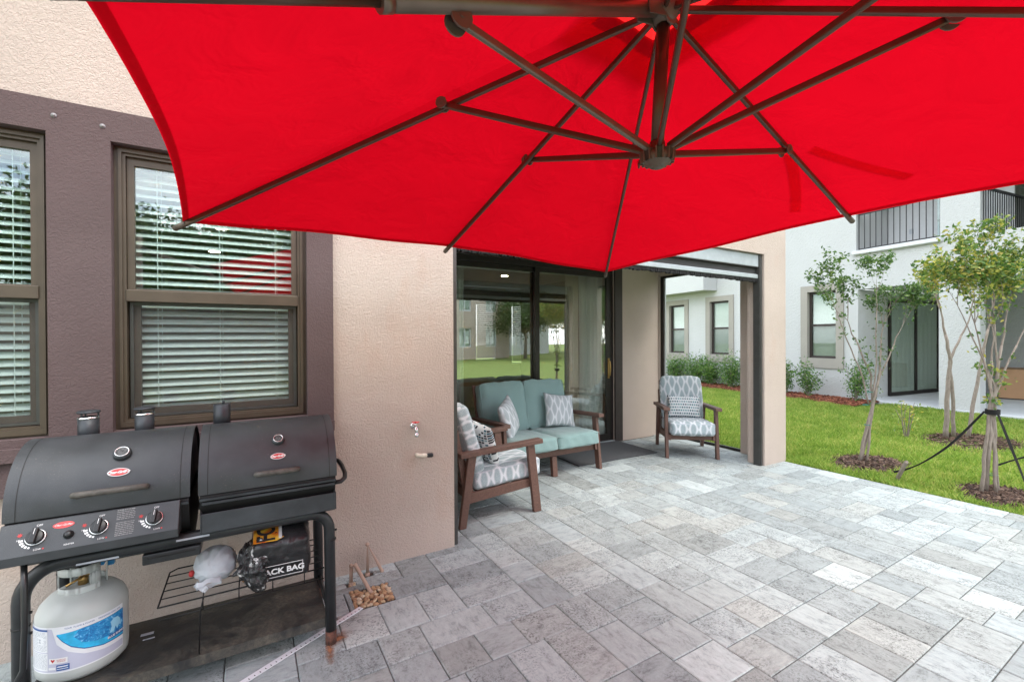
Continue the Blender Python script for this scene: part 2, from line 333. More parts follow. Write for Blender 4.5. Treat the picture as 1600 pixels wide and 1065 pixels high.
# ------------------------------------------------------------------ mesh helpers
class MB:
    def __init__(s): s.v = []; s.f = []; s.mi = []; s.sm = []; s.cur = 0; s.smooth = False
    def add(s, vs, fs, smooth=None):
        b = len(s.v); s.v += [tuple(v) for v in vs]
        for f in fs: s.f.append(tuple(i+b for i in f)); s.mi.append(s.cur); s.sm.append(s.smooth if smooth is None else smooth)
        return s
    def box(s, x0, x1, y0, y1, z0, z1, Mx=None):
        vs = [Vector((x, y, z)) for x in (x0, x1) for y in (y0, y1) for z in (z0, z1)]
        if Mx is not None: vs = [Mx @ v for v in vs]
        return s.add(vs, [(0, 1, 3, 2), (4, 6, 7, 5), (0, 4, 5, 1), (2, 3, 7, 6), (0, 2, 6, 4), (1, 5, 7, 3)])
    def beam(s, a, b, w, h, up=(0, 0, 1), taper=1.0):
        """rectangular bar from a to b, w across, h along up"""
        a = Vector(a); b = Vector(b); d = (b-a).normalized(); up = Vector(up)
        sx = d.cross(up)
        if sx.length < 1e-4: sx = d.cross(Vector((0, 1, 0)))
        sx.normalize(); uz = sx.cross(d).normalized()
        vs = []
        for p, k in ((a, 1.0), (b, taper)):
            for i, j in ((-1, -1), (1, -1), (1, 1), (-1, 1)): vs.append(p+sx*(w/2*i*k)+uz*(h/2*j*k))
        return s.add(vs, [(3, 2, 1, 0), (4, 5, 6, 7), (0, 1, 5, 4), (1, 2, 6, 5), (2, 3, 7, 6), (3, 0, 4, 7)])
    def tube(s, pts, r, seg=10, cap=True, closed=False):
        pts = [Vector(p) for p in pts]; n = len(pts); rs = r if isinstance(r, (list, tuple)) else [r]*n
        vs = []; prev = None
        for i, p in enumerate(pts):
            if closed: t = pts[(i+1) % n]-pts[i-1]
            else: t = pts[min(i+1, n-1)]-pts[max(i-1, 0)]
            t.normalize()
            if prev is None:
                a = Vector((0, 0, 1)) if abs(t.z) < .9 else Vector((1, 0, 0)); u = t.cross(a).normalized()
            else:
                u = prev-t*prev.dot(t)
                if u.length < 1e-5: u = t.orthogonal()
                u.normalize()
            prev = u; v = t.cross(u)
            for k in range(seg):
                q = 2*PI*k/seg; vs.append(p+(u*math.cos(q)+v*math.sin(q))*rs[i])
        fs = []
        m_ = n if closed else n-1
        for i in range(m_):
            for k in range(seg):
                a = i*seg+k; b = i*seg+(k+1) % seg; c = ((i+1) % n)*seg+(k+1) % seg; d = ((i+1) % n)*seg+k
                fs.append((a, b, c, d))
        s.add(vs, fs, True)
        if cap and not closed:
            b = len(s.v)-len(vs)
            s.f.append(tuple(b+k for k in reversed(range(seg)))); s.mi.append(s.cur); s.sm.append(False)
            s.f.append(tuple(b+(n-1)*seg+k for k in range(seg))); s.mi.append(s.cur); s.sm.append(False)
        return s
    def lathe(s, prof, c=(0, 0, 0), seg=32, Mx=None, smooth=True, cap=True):
        """prof = [(radius, z)] around local z"""
        vs = []; n = len(prof); c = Vector(c)
        for r, z in prof:
            for k in range(seg):
                q = 2*PI*k/seg; v = Vector((r*math.cos(q), r*math.sin(q), z)); vs.append((Mx @ v if Mx is not None else v)+c)
        fs = [(i*seg+k, i*seg+(k+1) % seg, (i+1)*seg+(k+1) % seg, (i+1)*seg+k) for i in range(n-1) for k in range(seg)]
        s.add(vs, fs, smooth); b = len(s.v)-len(vs)
        for i0, rev in ((0, True), (n-1, False)):
            if cap and prof[i0][0] > 1e-5:
                ks = list(range(seg)); ks = ks[::-1] if rev else ks
                s.f.append(tuple(b+i0*seg+k for k in ks)); s.mi.append(s.cur); s.sm.append(False)
        return s
    def prism(s, poly, a, b, axis='x', smooth_side=False):
        """extrude a 2-D polygon along axis from a to b; poly in the other two axes (x:(y,z) y:(x,z) z:(x,y))"""
        def P(p, t): return {'x': (t, p[0], p[1]), 'y': (p[0], t, p[1]), 'z': (p[0], p[1], t)}[axis]
        n = len(poly); vs = [P(p, a) for p in poly]+[P(p, b) for p in poly]
        bb = len(s.v); s.add(vs, [(i, (i+1) % n, (i+1) % n+n, i+n) for i in range(n)], smooth_side)
        s.f.append(tuple(bb+i for i in reversed(range(n)))); s.mi.append(s.cur); s.sm.append(False)
        s.f.append(tuple(bb+n+i for i in range(n))); s.mi.append(s.cur); s.sm.append(False)
        return s
    def sphere(s, c, r, seg=12, rings=8):
        sc = r if isinstance(r, tuple) else (r, r, r)
        prof = []
        vs = []; c = Vector(c)
        for i in range(rings+1):
            t = PI*i/rings
            for k in range(seg):
                q = 2*PI*k/seg; vs.append(c+Vector((sc[0]*math.sin(t)*math.cos(q), sc[1]*math.sin(t)*math.sin(q), -sc[2]*math.cos(t))))
        return s.add(vs, [(i*seg+k, i*seg+(k+1) % seg, (i+1)*seg+(k+1) % seg, (i+1)*seg+k) for i in range(rings) for k in range(seg)], True)
    def build(s, name, mats, parent=None, bevel=0, seg=2, uv=False, recalc=True, loc=None, rot=None):
        me = bpy.data.meshes.new(name); me.from_pydata(s.v, [], s.f)
        mats = mats if isinstance(mats, (list, tuple)) else [mats]
        for m_ in mats: me.materials.append(MT[m_] if isinstance(m_, str) else m_)
        me.polygons.foreach_set('material_index', s.mi); me.polygons.foreach_set('use_smooth', s.sm)
        if recalc:
            bm = bmesh.new(); bm.from_mesh(me); bmesh.ops.remove_doubles(bm, verts=bm.verts, dist=1e-6) if len(s.v) < 4000 and recalc == 'weld' else None
            bmesh.ops.recalc_face_normals(bm, faces=bm.faces); bm.to_mesh(me); bm.free()
        if uv: box_uv(me)
        o = bpy.data.objects.new(name, me); COL.objects.link(o)
        if parent is not None: o.parent = parent
        if loc is not None: o.location = loc
        if rot is not None: o.rotation_euler = rot
        if bevel:
            md = o.modifiers.new('bevel', 'BEVEL'); md.width = bevel; md.segments = seg; md.limit_method = 'ANGLE'; md.angle_limit = math.radians(40)
            md.harden_normals = False
        return o
def box_uv(me):
    uvl = me.uv_layers.new(name='UV').data
    for p in me.polygons:
        n = p.normal; ax = max(range(3), key=lambda i: abs(n[i]))
        for li in p.loop_indices:
            c = me.vertices[me.loops[li].vertex_index].co
            uvl[li].uv = (c[1], c[2]) if ax == 0 else ((c[0], c[2]) if ax == 1 else (c[0], c[1]))
def thing(name, label, cat, loc=(0, 0, 0), rotz=0, group=None):
    o = bpy.data.objects.new(name, None); COL.objects.link(o); o.empty_display_size = .1
    o.location = loc; o.rotation_euler = (0, 0, rotz); o['label'] = label; o['category'] = cat
    if group: o['group'] = group
    return o
def tag(o, label, cat, group=None):
    o['label'] = label; o['category'] = cat
    if group: o['group'] = group
    return o
def struct(o): o['kind'] = 'structure'; return o
def stuff(o, label, cat): o['kind'] = 'stuff'; o['label'] = label; o['category'] = cat; return o
def text_mesh(name, body, size, mat, parent=None, Mx=None, fn=None, align='CENTER', extrude=.0006, bold=0.0, shear=0.0):
    cu = bpy.data.curves.new(name, 'FONT'); cu.body = body; cu.size = size; cu.align_x = align; cu.align_y = 'CENTER'; cu.extrude = extrude
    cu.offset = bold; cu.shear = shear
    to = bpy.data.objects.new(name+'_curve', cu); COL.objects.link(to)
    dg = bpy.context.evaluated_depsgraph_get()
    me = bpy.data.meshes.new_from_object(to.evaluated_get(dg)); bpy.data.objects.remove(to)
    me.materials.clear(); me.materials.append(MT[mat])
    if fn:
        for v in me.vertices: v.co = fn(v.co)
    o = bpy.data.objects.new(name, me); COL.objects.link(o); o.parent = parent
    if Mx is not None: o.matrix_local = Mx
    return o
def soft_box(w, d, h, n=10, r=.03, puff=.012, seed=0, wr=.003):
    """box cushion centred on origin: rounded edges, slight puff, small wrinkles"""
    bm = bmesh.new(); bmesh.ops.create_cube(bm, size=1)
    bmesh.ops.subdivide_edges(bm, edges=bm.edges, cuts=n, use_grid_fill=True)
    rr = random.Random(seed); ph = [rr.uniform(0, 6) for _ in range(8)]
    for v in bm.verts:
        c = v.co*2; hx, hy, hz = w/2, d/2, h/2
        p = Vector((c.x*hx, c.y*hy, c.z*hz))
        q = Vector((max(-hx+r, min(hx-r, p.x)), max(-hy+r, min(hy-r, p.y)), max(-hz+r, min(hz-r, p.z))))
        dlt = p-q
        if dlt.length > 1e-6: p = q+dlt.normalized()*r
        fx, fy, fz = 1-c.x**4, 1-c.y**4, 1-c.z**4
        if abs(c.z) > .99: p.z += math.copysign(puff*fx*fy, c.z)
        if abs(c.x) > .99: p.x += math.copysign(puff*.5*fz*fy, c.x)
        if abs(c.y) > .99: p.y += math.copysign(puff*.5*fz*fx, c.y)
        wv = wr*(math.sin(p.x*23+ph[0]+p.y*9)*math.sin(p.y*19+ph[1])+.6*math.sin(p.x*47+p.z*31+ph[2]))
        p += (p.normalized() if p.length > 1e-5 else Vector((0, 0, 1)))*wv
        v.co = p
    me = bpy.data.meshes.new('cushion'); bm.to_mesh(me); bm.free()
    for p in me.polygons: p.use_smooth = True
    box_uv(me); return me
def pillow_mesh(w, d, h, n=18, seed=0):
    """throw pillow lying in XZ plane, thickness along Y, pinched corners"""
    vs = []; fs = []; rr = random.Random(seed); ph = [rr.uniform(0, 6) for _ in range(4)]
    for side in (1, -1):
        for i in range(n+1):
            for j in range(n+1):
                u = -1+2*i/n; v = -1+2*j/n
                pu = 1-.10*(1-v*v)*abs(u); pvv = 1-.10*(1-u*u)*abs(v)
                t = ((1-u**2)*(1-v**2))**.42*h/2 + .004*math.sin(u*7+ph[0])*math.sin(v*6+ph[1])*(1-u*u)*(1-v*v)
                vs.append((u*w/2*pu, -side*t, v*d/2*pvv))
    k = (n+1)**2
    for s_ in (0, 1):
        for i in range(n):
            for j in range(n):
                a = s_*k+i*(n+1)+j; q = (a, a+n+1, a+n+2, a+1); fs.append(q if s_ == 0 else q[::-1])
    me = bpy.data.meshes.new('pillow'); me.from_pydata(vs, [], fs)
    bm = bmesh.new(); bm.from_mesh(me); bmesh.ops.remove_doubles(bm, verts=bm.verts, dist=1e-5); bmesh.ops.recalc_face_normals(bm, faces=bm.faces); bm.to_mesh(me); bm.free()
    for p in me.polygons: p.use_smooth = True
    uvl = me.uv_layers.new(name='UV').data
    for l in me.loops: c = me.vertices[l.vertex_index].co; uvl[l.index].uv = (c.x, c.z)
    return me
def mesh_obj(name, me, mat, parent=None, loc=(0, 0, 0), rot=(0, 0, 0)):
    me.materials.clear(); me.materials.append(MT[mat]); me.name = name
    o = bpy.data.objects.new(name, me); COL.objects.link(o); o.parent = parent; o.location = loc; o.rotation_euler = rot
    return o

# ------------------------------------------------------------------ ground, lawn, patio
PX1 = 5.775                                             # patio edge against the lawn
mb = MB(); mb.add([(-90, -90, -.035), (110, -90, -.035), (110, 90, -.035), (-90, 90, -.035)], [(0, 1, 2, 3)])
struct(mb.build('lawn', 'lawn', recalc=False))
mb = MB(); mb.box(-3.6, PX1-.01, -2.6, 5.2, -.031, -.012); struct(mb.build('patio_bed', 'sand'))
def tile_pavers():
    """skyline packing of small, medium and large blocks on a 7.45 cm module"""
    R = random.Random(11); q = .0745
    x0, y0 = -3.55, -2.57
    n = int((PX1-.225-x0)/q); top = int((5.02-y0)/q); x0 = PX1-.225-n*q
    sky_ = [0]*n; out = []
    while True:
        m_ = min(sky_)
        if m_ >= top: break
        i = sky_.index(m_); j = i
        while j < n and sky_[j] == m_: j += 1
        wd = j-i
        opts = [p for p in ((3, 3), (4, 3), (3, 4), (3, 3), (3, 5), (4, 3), (3, 4), (5, 3), (3, 3)) if p[0] == wd or wd-p[0] >= 3]
        if not opts: opts = [(wd, 3)]
        R.shuffle(opts)
        left = sky_[i-1] if i else -9
        right = sky_[j] if j < n else -9
        if R.random() < .72: opts.sort(key=lambda p: -((m_+p[1] == left)+(p[0] == wd and m_+p[1] == right)*1.5) + (p[0] == wd and wd <= 5 and m_+p[1] not in (left, right))*.5)
        p = opts[0]; hh = min(p[1], top-m_+0)
        out.append((x0+i*q, y0+m_*q, p[0]*q, hh*q))
        for k in range(i, i+p[0]): sky_[k] = m_+p[1]
    y = y0
    while y < 5.02: out.append((PX1-.225, y, .225, .373)); y += .373
    return out
HOLES = [(.515, .745, 2.655, 2.865), (.63, .70, 2.99, 3.06), (.515, .575, 2.93, 2.985)]
pv = MB(); R_ = random.Random(5)
for (x, y, a, b) in tile_pavers():
    g = .0022; x0, x1, y0, y1 = x+g, x+a-g, y+g, y+b-g
    y1 = min(y1, 5.01)
    if y1-y0 < .02: continue
    skip = False; rects = [(x0, x1, y0, y1)]
    for (hx0, hx1, hy0, hy1) in HOLES:
        nr = []
        for (a0, a1, b0, b1) in rects:
            if a1 <= hx0 or a0 >= hx1 or b1 <= hy0 or b0 >= hy1: nr.append((a0, a1, b0, b1)); continue
            if b0 < hy0: nr.append((a0, a1, b0, hy0))
            if b1 > hy1: nr.append((a0, a1, hy1, b1))
            lo, hi = max(b0, hy0), min(b1, hy1)
            if a0 < hx0: nr.append((a0, hx0, lo, hi))
            if a1 > hx1: nr.append((hx1, a1, lo, hi))
        rects = nr
    dz = R_.uniform(-.0014, .0014); c = .0045
    for (x0, x1, y0, y1) in rects:
        if x1-x0 < .015 or y1-y0 < .015: continue
        z = dz
        vs = [(x0, y0, -.03), (x1, y0, -.03), (x1, y1, -.03), (x0, y1, -.03),
              (x0, y0, z-.004), (x1, y0, z-.004), (x1, y1, z-.004), (x0, y1, z-.004),
              (x0+c, y0+c, z), (x1-c, y0+c, z), (x1-c, y1-c, z), (x0+c, y1-c, z)]
        pv.add(vs, [(8, 9, 10, 11), (4, 5, 9, 8), (5, 6, 10, 9), (6, 7, 11, 10), (7, 4, 8, 11), (0, 1, 5, 4), (1, 2, 6, 5), (2, 3, 7, 6), (3, 0, 4, 7)])
struct(pv.build('patio_pavers', 'paver', recalc=False))

# ------------------------------------------------------------------ grass blades (one countless mass)
def blades(n, seed):
    g = np.random.default_rng(seed)
    # denser near the patio
    u = g.random(n); x = 5.79+u**1.35*(12.7-5.79); y = g.uniform(-1.0, 10.5, n)
    keep = (y < 5.9+(x-5.8)*.75) & (y > -.9+(x-5.8)*0)
    for (cx, cy, rx, ry) in MULCH_RINGS: keep &= (((x-cx)/(rx*.86))**2+((y-cy)/(ry*.86))**2 > 1+g.uniform(-.35, .25, n))
    # mulch bed by the white house
    s_ = (x-12.6)*math.sin(math.radians(7.5))+(y-2.94)*math.cos(math.radians(7.5)); t_ = (x-12.6)*math.cos(math.radians(7.5))-(y-2.94)*math.sin(math.radians(7.5))
    keep &= ~((t_ > -1.12+.08*np.sin(s_*3)) & (s_ > 1.6)); keep &= t_ < -.03
    x = x[keep]; y = y[keep]; m_ = len(x)
    clump = np.sin(x*5.3+np.sin(y*4.1)*2)*np.sin(y*6.1+np.sin(x*3.7)*2)
    h = g.uniform(.035, .085, m_)*(1+.30*clump); wd = g.uniform(.0028, .0058, m_)*(1+.10*(x-5.8)); a = g.uniform(0, 2*PI, m_); lean = g.uniform(.1, .8, m_)
    la = g.uniform(0, 2*PI, m_)
    v = np.zeros((m_, 4, 3)); dx = np.cos(a)*wd; dy = np.sin(a)*wd
    lx = np.cos(la)*lean*h; ly = np.sin(la)*lean*h; z0 = -.036
    v[:, 0] = np.stack([x-dx, y-dy, np.full(m_, z0)], 1); v[:, 1] = np.stack([x+dx, y+dy, np.full(m_, z0)], 1)
    v[:, 2] = np.stack([x+dx*.7+lx*.45, y+dy*.7+ly*.45, z0+h*.62], 1); v[:, 3] = np.stack([x+lx, y+ly, z0+h], 1)
    me = bpy.data.meshes.new('grass'); me.vertices.add(m_*4); me.vertices.foreach_set('co', v.ravel())
    idx = (np.arange(m_)*4)[:, None]+np.array([0, 1, 2, 0, 2, 3])[None]
    me.loops.add(m_*6); me.loops.foreach_set('vertex_index', idx.ravel().astype(np.int32))
    me.polygons.add(m_*2); me.polygons.foreach_set('loop_start', (np.arange(m_*2)*3).astype(np.int32))
    me.update(); me.validate(); me.materials.append(MT['blade'])
    o = bpy.data.objects.new('grass', me); COL.objects.link(o); return o
MULCH_RINGS = [(6.62, 2.52, .62, .42), (6.36, 1.36, .50, .36), (9.30, 2.25, .95, .62)]
stuff(blades(330000, 3), 'bright green lawn grass growing between the patio and the white house', 'grass')

def chips(name, mat, pts, size, seed, label):
    g = random.Random(seed); mb = MB()
    for (x, y, z) in pts:
        l = g.uniform(.5, 1.3)*size; wd = l*g.uniform(.25, .5); t = l*.12
        Mx = Matrix.Translation((x, y, z+g.uniform(0, size*.3))) @ Euler((g.uniform(-.5, .5), g.uniform(-.5, .5), g.uniform(0, 6.28))).to_matrix().to_4x4()
        mb.box(-l/2, l/2, -wd/2, wd/2, -t/2, t/2, Mx)
    return stuff(mb.build(name, mat, recalc=False), label, 'mulch')
for i, (cx, cy, rx, ry) in enumerate(MULCH_RINGS):
    g = random.Random(i); pts = []
    for _ in range(1500):
        a = g.uniform(0, 2*PI); r = math.sqrt(g.random())*g.uniform(.85, 1.1); pts.append((cx+math.cos(a)*rx*r, cy+math.sin(a)*ry*r, -.032+.035*(1-min(1, r))))
    chips('bark_mulch', 'mulch_dark', pts, .05, i, ['dark brown bark mulch around the foot of the thin dark-leaved tree nearest the porch post', 'dark brown bark mulch around the strapped tree by the patio edge', 'dark brown bark mulch around the yellow-leaved tree before the white column'][i])
NP = Vector((12.6, 2.94, 0)); NR = math.radians(-7.5)
E1 = Vector((math.sin(-NR), math.cos(-NR), 0)); E2 = Vector((math.cos(NR), math.sin(NR), 0))
def NB(t, s, z=0): return NP+E2*t+E1*s+Vector((0, 0, z))
g = random.Random(9); pts = []
for _ in range(9000):
    s_ = g.uniform(1.7, 10.5); t_ = g.uniform(-1.12, -.02); p = NB(t_, s_); pts.append((p.x, p.y, -.03+.05*math.sin(min(1, (t_+1.12)/.5)*PI/2)))
chips('bark_mulch', 'mulch_red', pts, .07, 77, 'red-brown bark mulch in the planting bed along the white house')

# ------------------------------------------------------------------ walls with openings
def wall_grid(mb, u0, u1, v0, v1, holes, P):
    """slab with rectangular holes; P(u, v, k) maps to space, k = 0 outer face, 1 inner face"""
    us = sorted({u0, u1, *[h[0] for h in holes], *[h[1] for h in holes]}); vs_ = sorted({v0, v1, *[h[2] for h in holes], *[h[3] for h in holes]})
    us = [u for u in us if u0 <= u <= u1]; vs_ = [v for v in vs_ if v0 <= v <= v1]
    def full(i, j):
        if i < 0 or j < 0 or i >= len(us)-1 or j >= len(vs_)-1: return False
        cu_, cv_ = (us[i]+us[i+1])/2, (vs_[j]+vs_[j+1])/2
        return not any(h[0] < cu_ < h[1] and h[2] < cv_ < h[3] for h in holes)
    for i in range(len(us)-1):
        for j in range(len(vs_)-1):
            if not full(i, j): continue
            a, b, c, d = us[i], us[i+1], vs_[j], vs_[j+1]
            mb.add([P(a, c, 0), P(b, c, 0), P(b, d, 0), P(a, d, 0)], [(0, 1, 2, 3)])
            mb.add([P(a, c, 1), P(b, c, 1), P(b, d, 1), P(a, d, 1)], [(3, 2, 1, 0)])
            for (di, dj, e, f) in ((-1, 0, (a, c), (a, d)), (1, 0, (b, c), (b, d)), (0, -1, (a, c), (b, c)), (0, 1, (a, d), (b, d))):
                if not full(i+di, j+dj): mb.add([P(*e, 0), P(*f, 0), P(*f, 1), P(*e, 1)], [(0, 1, 2, 3)])
    return mb
house = thing('house', 'beige stucco house with plum window surround and a recessed porch', 'house', (0, 3.09, 0))
HO = Vector((0, -3.09, 0))
def hb(mb, name, mat, parent=house, **k):
    if parent is house: mb.v = [(v[0], v[1]-3.09, v[2]) for v in mb.v]
    return mb.build(name, mat, parent, **k)
W1 = (-1.784, -.857, 1.075, 2.585); W2 = (-.615, .312, 1.075, 2.585)
mb = MB(); wall_grid(mb, -6, 5.815, -.03, 6.2, [(W1[0]-.02, W1[1]+.02, W1[2]-.02, W1[3]+.02), (W2[0]-.02, W2[1]+.02, W2[2]-.02, W2[3]+.02), (1.312, 5.35, -1, 2.552)], lambda u, v, k: (u, 3.09+.2*k, v))
hb(mb, 'front_wall', 'beige')
mb = MB(); wall_grid(mb, -2.12, .466, .80, 2.745, [W1, W2], lambda u, v, k: (u, 3.055+.115*k, v)); hb(mb, 'window_surround', 'plum')
mb = MB(); mb.box(-2.12, .4655, 3.025, 3.054, .972, 1.035); hb(mb, 'sill_ledge', 'plum')
mb = MB(); mb.box(5.36, 5.812, 3.2905, 3.31, -.03, 2.54); mb.box(5.70, 5.812, 3.3105, 3.62, -.03, 2.54)
mb.box(5.70, 5.812, 3.2925, 5.2, 2.541, 6.1); mb.box(5.70, 5.812, 5.0, 5.2, -.03, 2.5405); hb(mb, 'side_wall', 'beige')
# porch inner walls
mb = MB(); wall_grid(mb, 1.312, 5.70, -.03, 2.75, [(2.02, 4.735, -1, 2.66)], lambda u, v, k: (u, 5.015+.18*k, v)); hb(mb, 'porch_back_wall', 'beige_soft')
mb = MB(); mb.box(1.13, 1.3115, 3.2905, 5.19, -.03, 2.75); hb(mb, 'porch_end_wall', 'beige_soft')
mb = MB(); mb.box(1.13, 5.70, 3.2905, 5.19, 2.751, 2.85); hb(mb, 'porch_ceiling', 'ceil')
# dark casing panels and door frame
mb = MB(); mb.box(4.737, 4.882, 4.985, 5.0145, .0, 2.75); mb.box(1.87, 2.018, 4.985, 5.0145, 0, 2.75); mb.box(2.019, 4.736, 4.985, 5.0145, 2.60, 2.749)
for z in np.arange(.12, 2.6, .28):
    mb.lathe([(.006, 0), (.005, .004), (0, .005)], (4.79, 4.985, float(z)), 8, Matrix.Rotation(PI/2, 4, 'X'))
hb(mb, 'door_casing', 'casing')
sd_ = thing('x', '', '', (0, 0, 0)); sd_.name = 'sliding_door'; sd_.parent = house
for k_ in ('label', 'category'): del sd_[k_]
def hp(mb, name, mat, parent, **k):
    mb.v = [(v[0], v[1]-3.09, v[2]) for v in mb.v]; return mb.build(name, mat, parent, **k)
mb = MB(); mb.box(2.022, 4.733, 5.03, 5.15, 2.52, 2.598); mb.box(2.022, 4.733, 5.03, 5.15, 0, .035); mb.box(2.022, 2.075, 5.031, 5.149, .035, 2.52); mb.box(4.675, 4.733, 5.031, 5.149, .035, 2.52)
hp(mb, 'frame', 'darkframe', sd_, bevel=.003)
for (a, b, y) in ((2.077, 3.41, 5.105), (3.335, 4.673, 5.055)):
    mb = MB(); wall_grid(mb, a, b, .036, 2.519, [(a+.065, b-.065, .12, 2.455)], lambda u, v, k: (u, y-.02+.04*k, v)); o = hp(mb, 'door_panel', 'darkframe', sd_, bevel=.003)
    mb = MB(); mb.box(a+.06, b-.06, y-.003, y+.003, .115, 2.46); hp(mb, 'glass', 'glass_door', sd_)
mb = MB(); mb.tube([(4.640, 5.03, .98), (4.640, 4.995, 1.0), (4.640, 4.99, 1.06), (4.640, 4.99, 1.14), (4.640, 4.995, 1.2), (4.640, 5.03, 1.22)], .009, 8); mb.box(4.625, 4.655, 5.026, 5.034, .95, 1.25)
hp(mb, 'handle', 'brass', sd_)
mb = MB(); mb.box(2.03, 4.73, 4.99, 5.029, 0.001, .022); hp(mb, 'threshold', 'alu', sd_, bevel=.002)
# windows
def window(W, xs):
    wn = bpy.data.objects.new('window', None); COL.objects.link(wn); wn.parent = house; x0, x1, z0, z1 = W
    rail = 1.79
    mb = MB(); wall_grid(mb, x0, x1, z0, z1, [(x0+.048, x1-.048, z0+.05, z1-.045)], lambda u, v, k: (u, 3.115+.09*k, v)); hp(mb, 'outer_frame', 'bronze', wn, bevel=.004)
    mb = MB(); wall_grid(mb, x0+.02, x1-.02, z0+.012, z1-.012, [(x0+.034, x1-.034, z0+.04, z1-.03)], lambda u, v, k: (u, 3.101+.013*k, v)); hp(mb, 'outer_bead', 'bronze', wn, bevel=.003)
    mb = MB(); wall_grid(mb, x0+.05, x1-.05, rail+.002, z1-.046, [(x0+.080, x1-.080, rail+.042, z1-.085)], lambda u, v, k: (u, 3.135+.035*k, v)); hp(mb, 'upper_sash', 'bronze', wn, bevel=.003)
    mb = MB(); mb.box(x0+.045, x1-.045, 3.108, 3.134, rail-.03, rail+.035); hp(mb, 'meeting_rail', 'bronze', wn, bevel=.004)
    mb = MB(); wall_grid(mb, x0+.0505, x1-.0505, z0+.052, rail-.002, [(x0+.098, x1-.098, z0+.10, rail-.045)], lambda u, v, k: (u, 3.172+.03*k, v)); hp(mb, 'lower_sash', 'bronze', wn, bevel=.003)
    mb = MB(); wall_grid(mb, x0+.055, x1-.055, z0+.055, rail-.032, [(x0+.070, x1-.070, z0+.068, rail-.044)], lambda u, v, k: (u, 3.150+.008*k, v)); hp(mb, 'screen_frame', 'track', wn)
    mb = MB(); mb.box(x0+.068, x1-.068, 3.1535, 3.1545, z0+.066, rail-.042); hp(mb, 'insect_screen', 'screen', wn)
    mb = MB(); mb.box(x0+.075, x1-.075, 3.150, 3.156, rail+.037, z1-.08); hp(mb, 'upper_glass', 'glass', wn)
    mb = MB(); mb.box(x0+.093, x1-.093, 3.184, 3.190, z0+.095, rail-.04); hp(mb, 'lower_glass', 'glass_low', wn)
    # venetian blind: slats tilted outwards and down, ladder cords, head and bottom rail
    mb = MB(); z = z1-.08; R = random.Random(int(x0*100)); y = 3.245; th = math.radians(32)
    while z > z0+.09:
        t = th+R.uniform(-.03, .03); dy, dz = math.cos(t)*.025, math.sin(t)*.025; dd = R.uniform(-.001, .001)
        mb.add([(x0+.06, y-dy, z-dz+dd), (x1-.06, y-dy, z-dz-dd), (x1-.06, y, z+.0025-dd), (x0+.06, y, z+.0025+dd), (x1-.06, y+dy, z+dz-dd), (x0+.06, y+dy, z+dz+dd),
                (x0+.06, y-dy, z-dz+dd-.003), (x1-.06, y-dy, z-dz-dd-.003), (x1-.06, y+dy, z+dz-dd-.003), (x0+.06, y+dy, z+dz+dd-.003)],
               [(0, 1, 2, 3), (3, 2, 4, 5), (0, 6, 7, 1), (6, 9, 8, 7), (5, 4, 8, 9)])
        z -= .0445
    for f in (.18, .5, .82):
        xx = x0+(x1-x0)*f; mb.box(xx-.0016, xx+.0016, y-.0275, y-.0265, z0+.06, z1-.05); mb.box(xx-.0016+.012, xx+.0016+.012, y+.0265, y+.0275, z0+.06, z1-.05)
    mb.box(x0+.055, x1-.055, y-.02, y+.02, z1-.05, z1-.02); mb.box(x0+.06, x1-.06, y-.022, y+.022, z0+.055, z0+.072)
    hp(mb, 'blind', 'slat', wn)
    return wn
window(W2, 0); window(W1, 0)
for (x, z) in ((-.827, 2.665), (-.645, 2.655)):
    mb = MB(); mb.lathe([(.012, 0), (.012, .002), (.007, .003), (.006, .009), (.003, .011), (0, .011)], (x, 3.055, z), 12, Matrix.Rotation(PI/2, 4, 'X')); hb(mb, 'anchor_bolt', 'dull_metal')
# interior shell (seen through the glass)
mb = MB()
mb.box(-6, 1.129, 3.2905, 9.2, -.03, -.001); mb.box(1.129, 5.81, 5.196, 9.2, -.03, -.001); hb(mb, 'room_floor', 'room_floor')
mb = MB(); mb.box(-6, 1.129, 3.2906, 9.2, 2.7505, 2.85); mb.box(1.129, 5.81, 5.1951, 9.2, 2.7505, 2.85); hb(mb, 'room_ceiling', 'ceil')
mb = MB(); wall_grid(mb, -6, 5.812, 0, 2.75, [(4.45, 4.98, 1.05, 2.36), (5.40, 5.76, .95, 2.36)], lambda u, v, k: (u, 9.2+.15*k, v))
wall_grid(mb, 5.196, 9.2, 0, 2.75, [], lambda u, v, k: (5.812+.15*k-.15, u, v)); mb.box(-6.1, -6.001, 3.2906, 9.2, 0, 2.75); hb(mb, 'room_wall', 'room_wall')
for (a, b, z0) in ((4.45, 4.98, 1.05), (5.40, 5.76, .95)):
    mb = MB(); wall_grid(mb, a, b, z0, 2.36, [(a+.03, b-.03, z0+.03, 2.33)], lambda u, v, k: (u, 9.22+.05*k, v)); z = z0+.06
    hb(mb, 'rear_window_frame', 'white_smooth')
    mb = MB()
    while z < 2.32: mb.box(a+.031, b-.031, 9.19, 9.205, z, z+.041); z += .045
    hb(mb, 'rear_window_blind', 'slat_far')
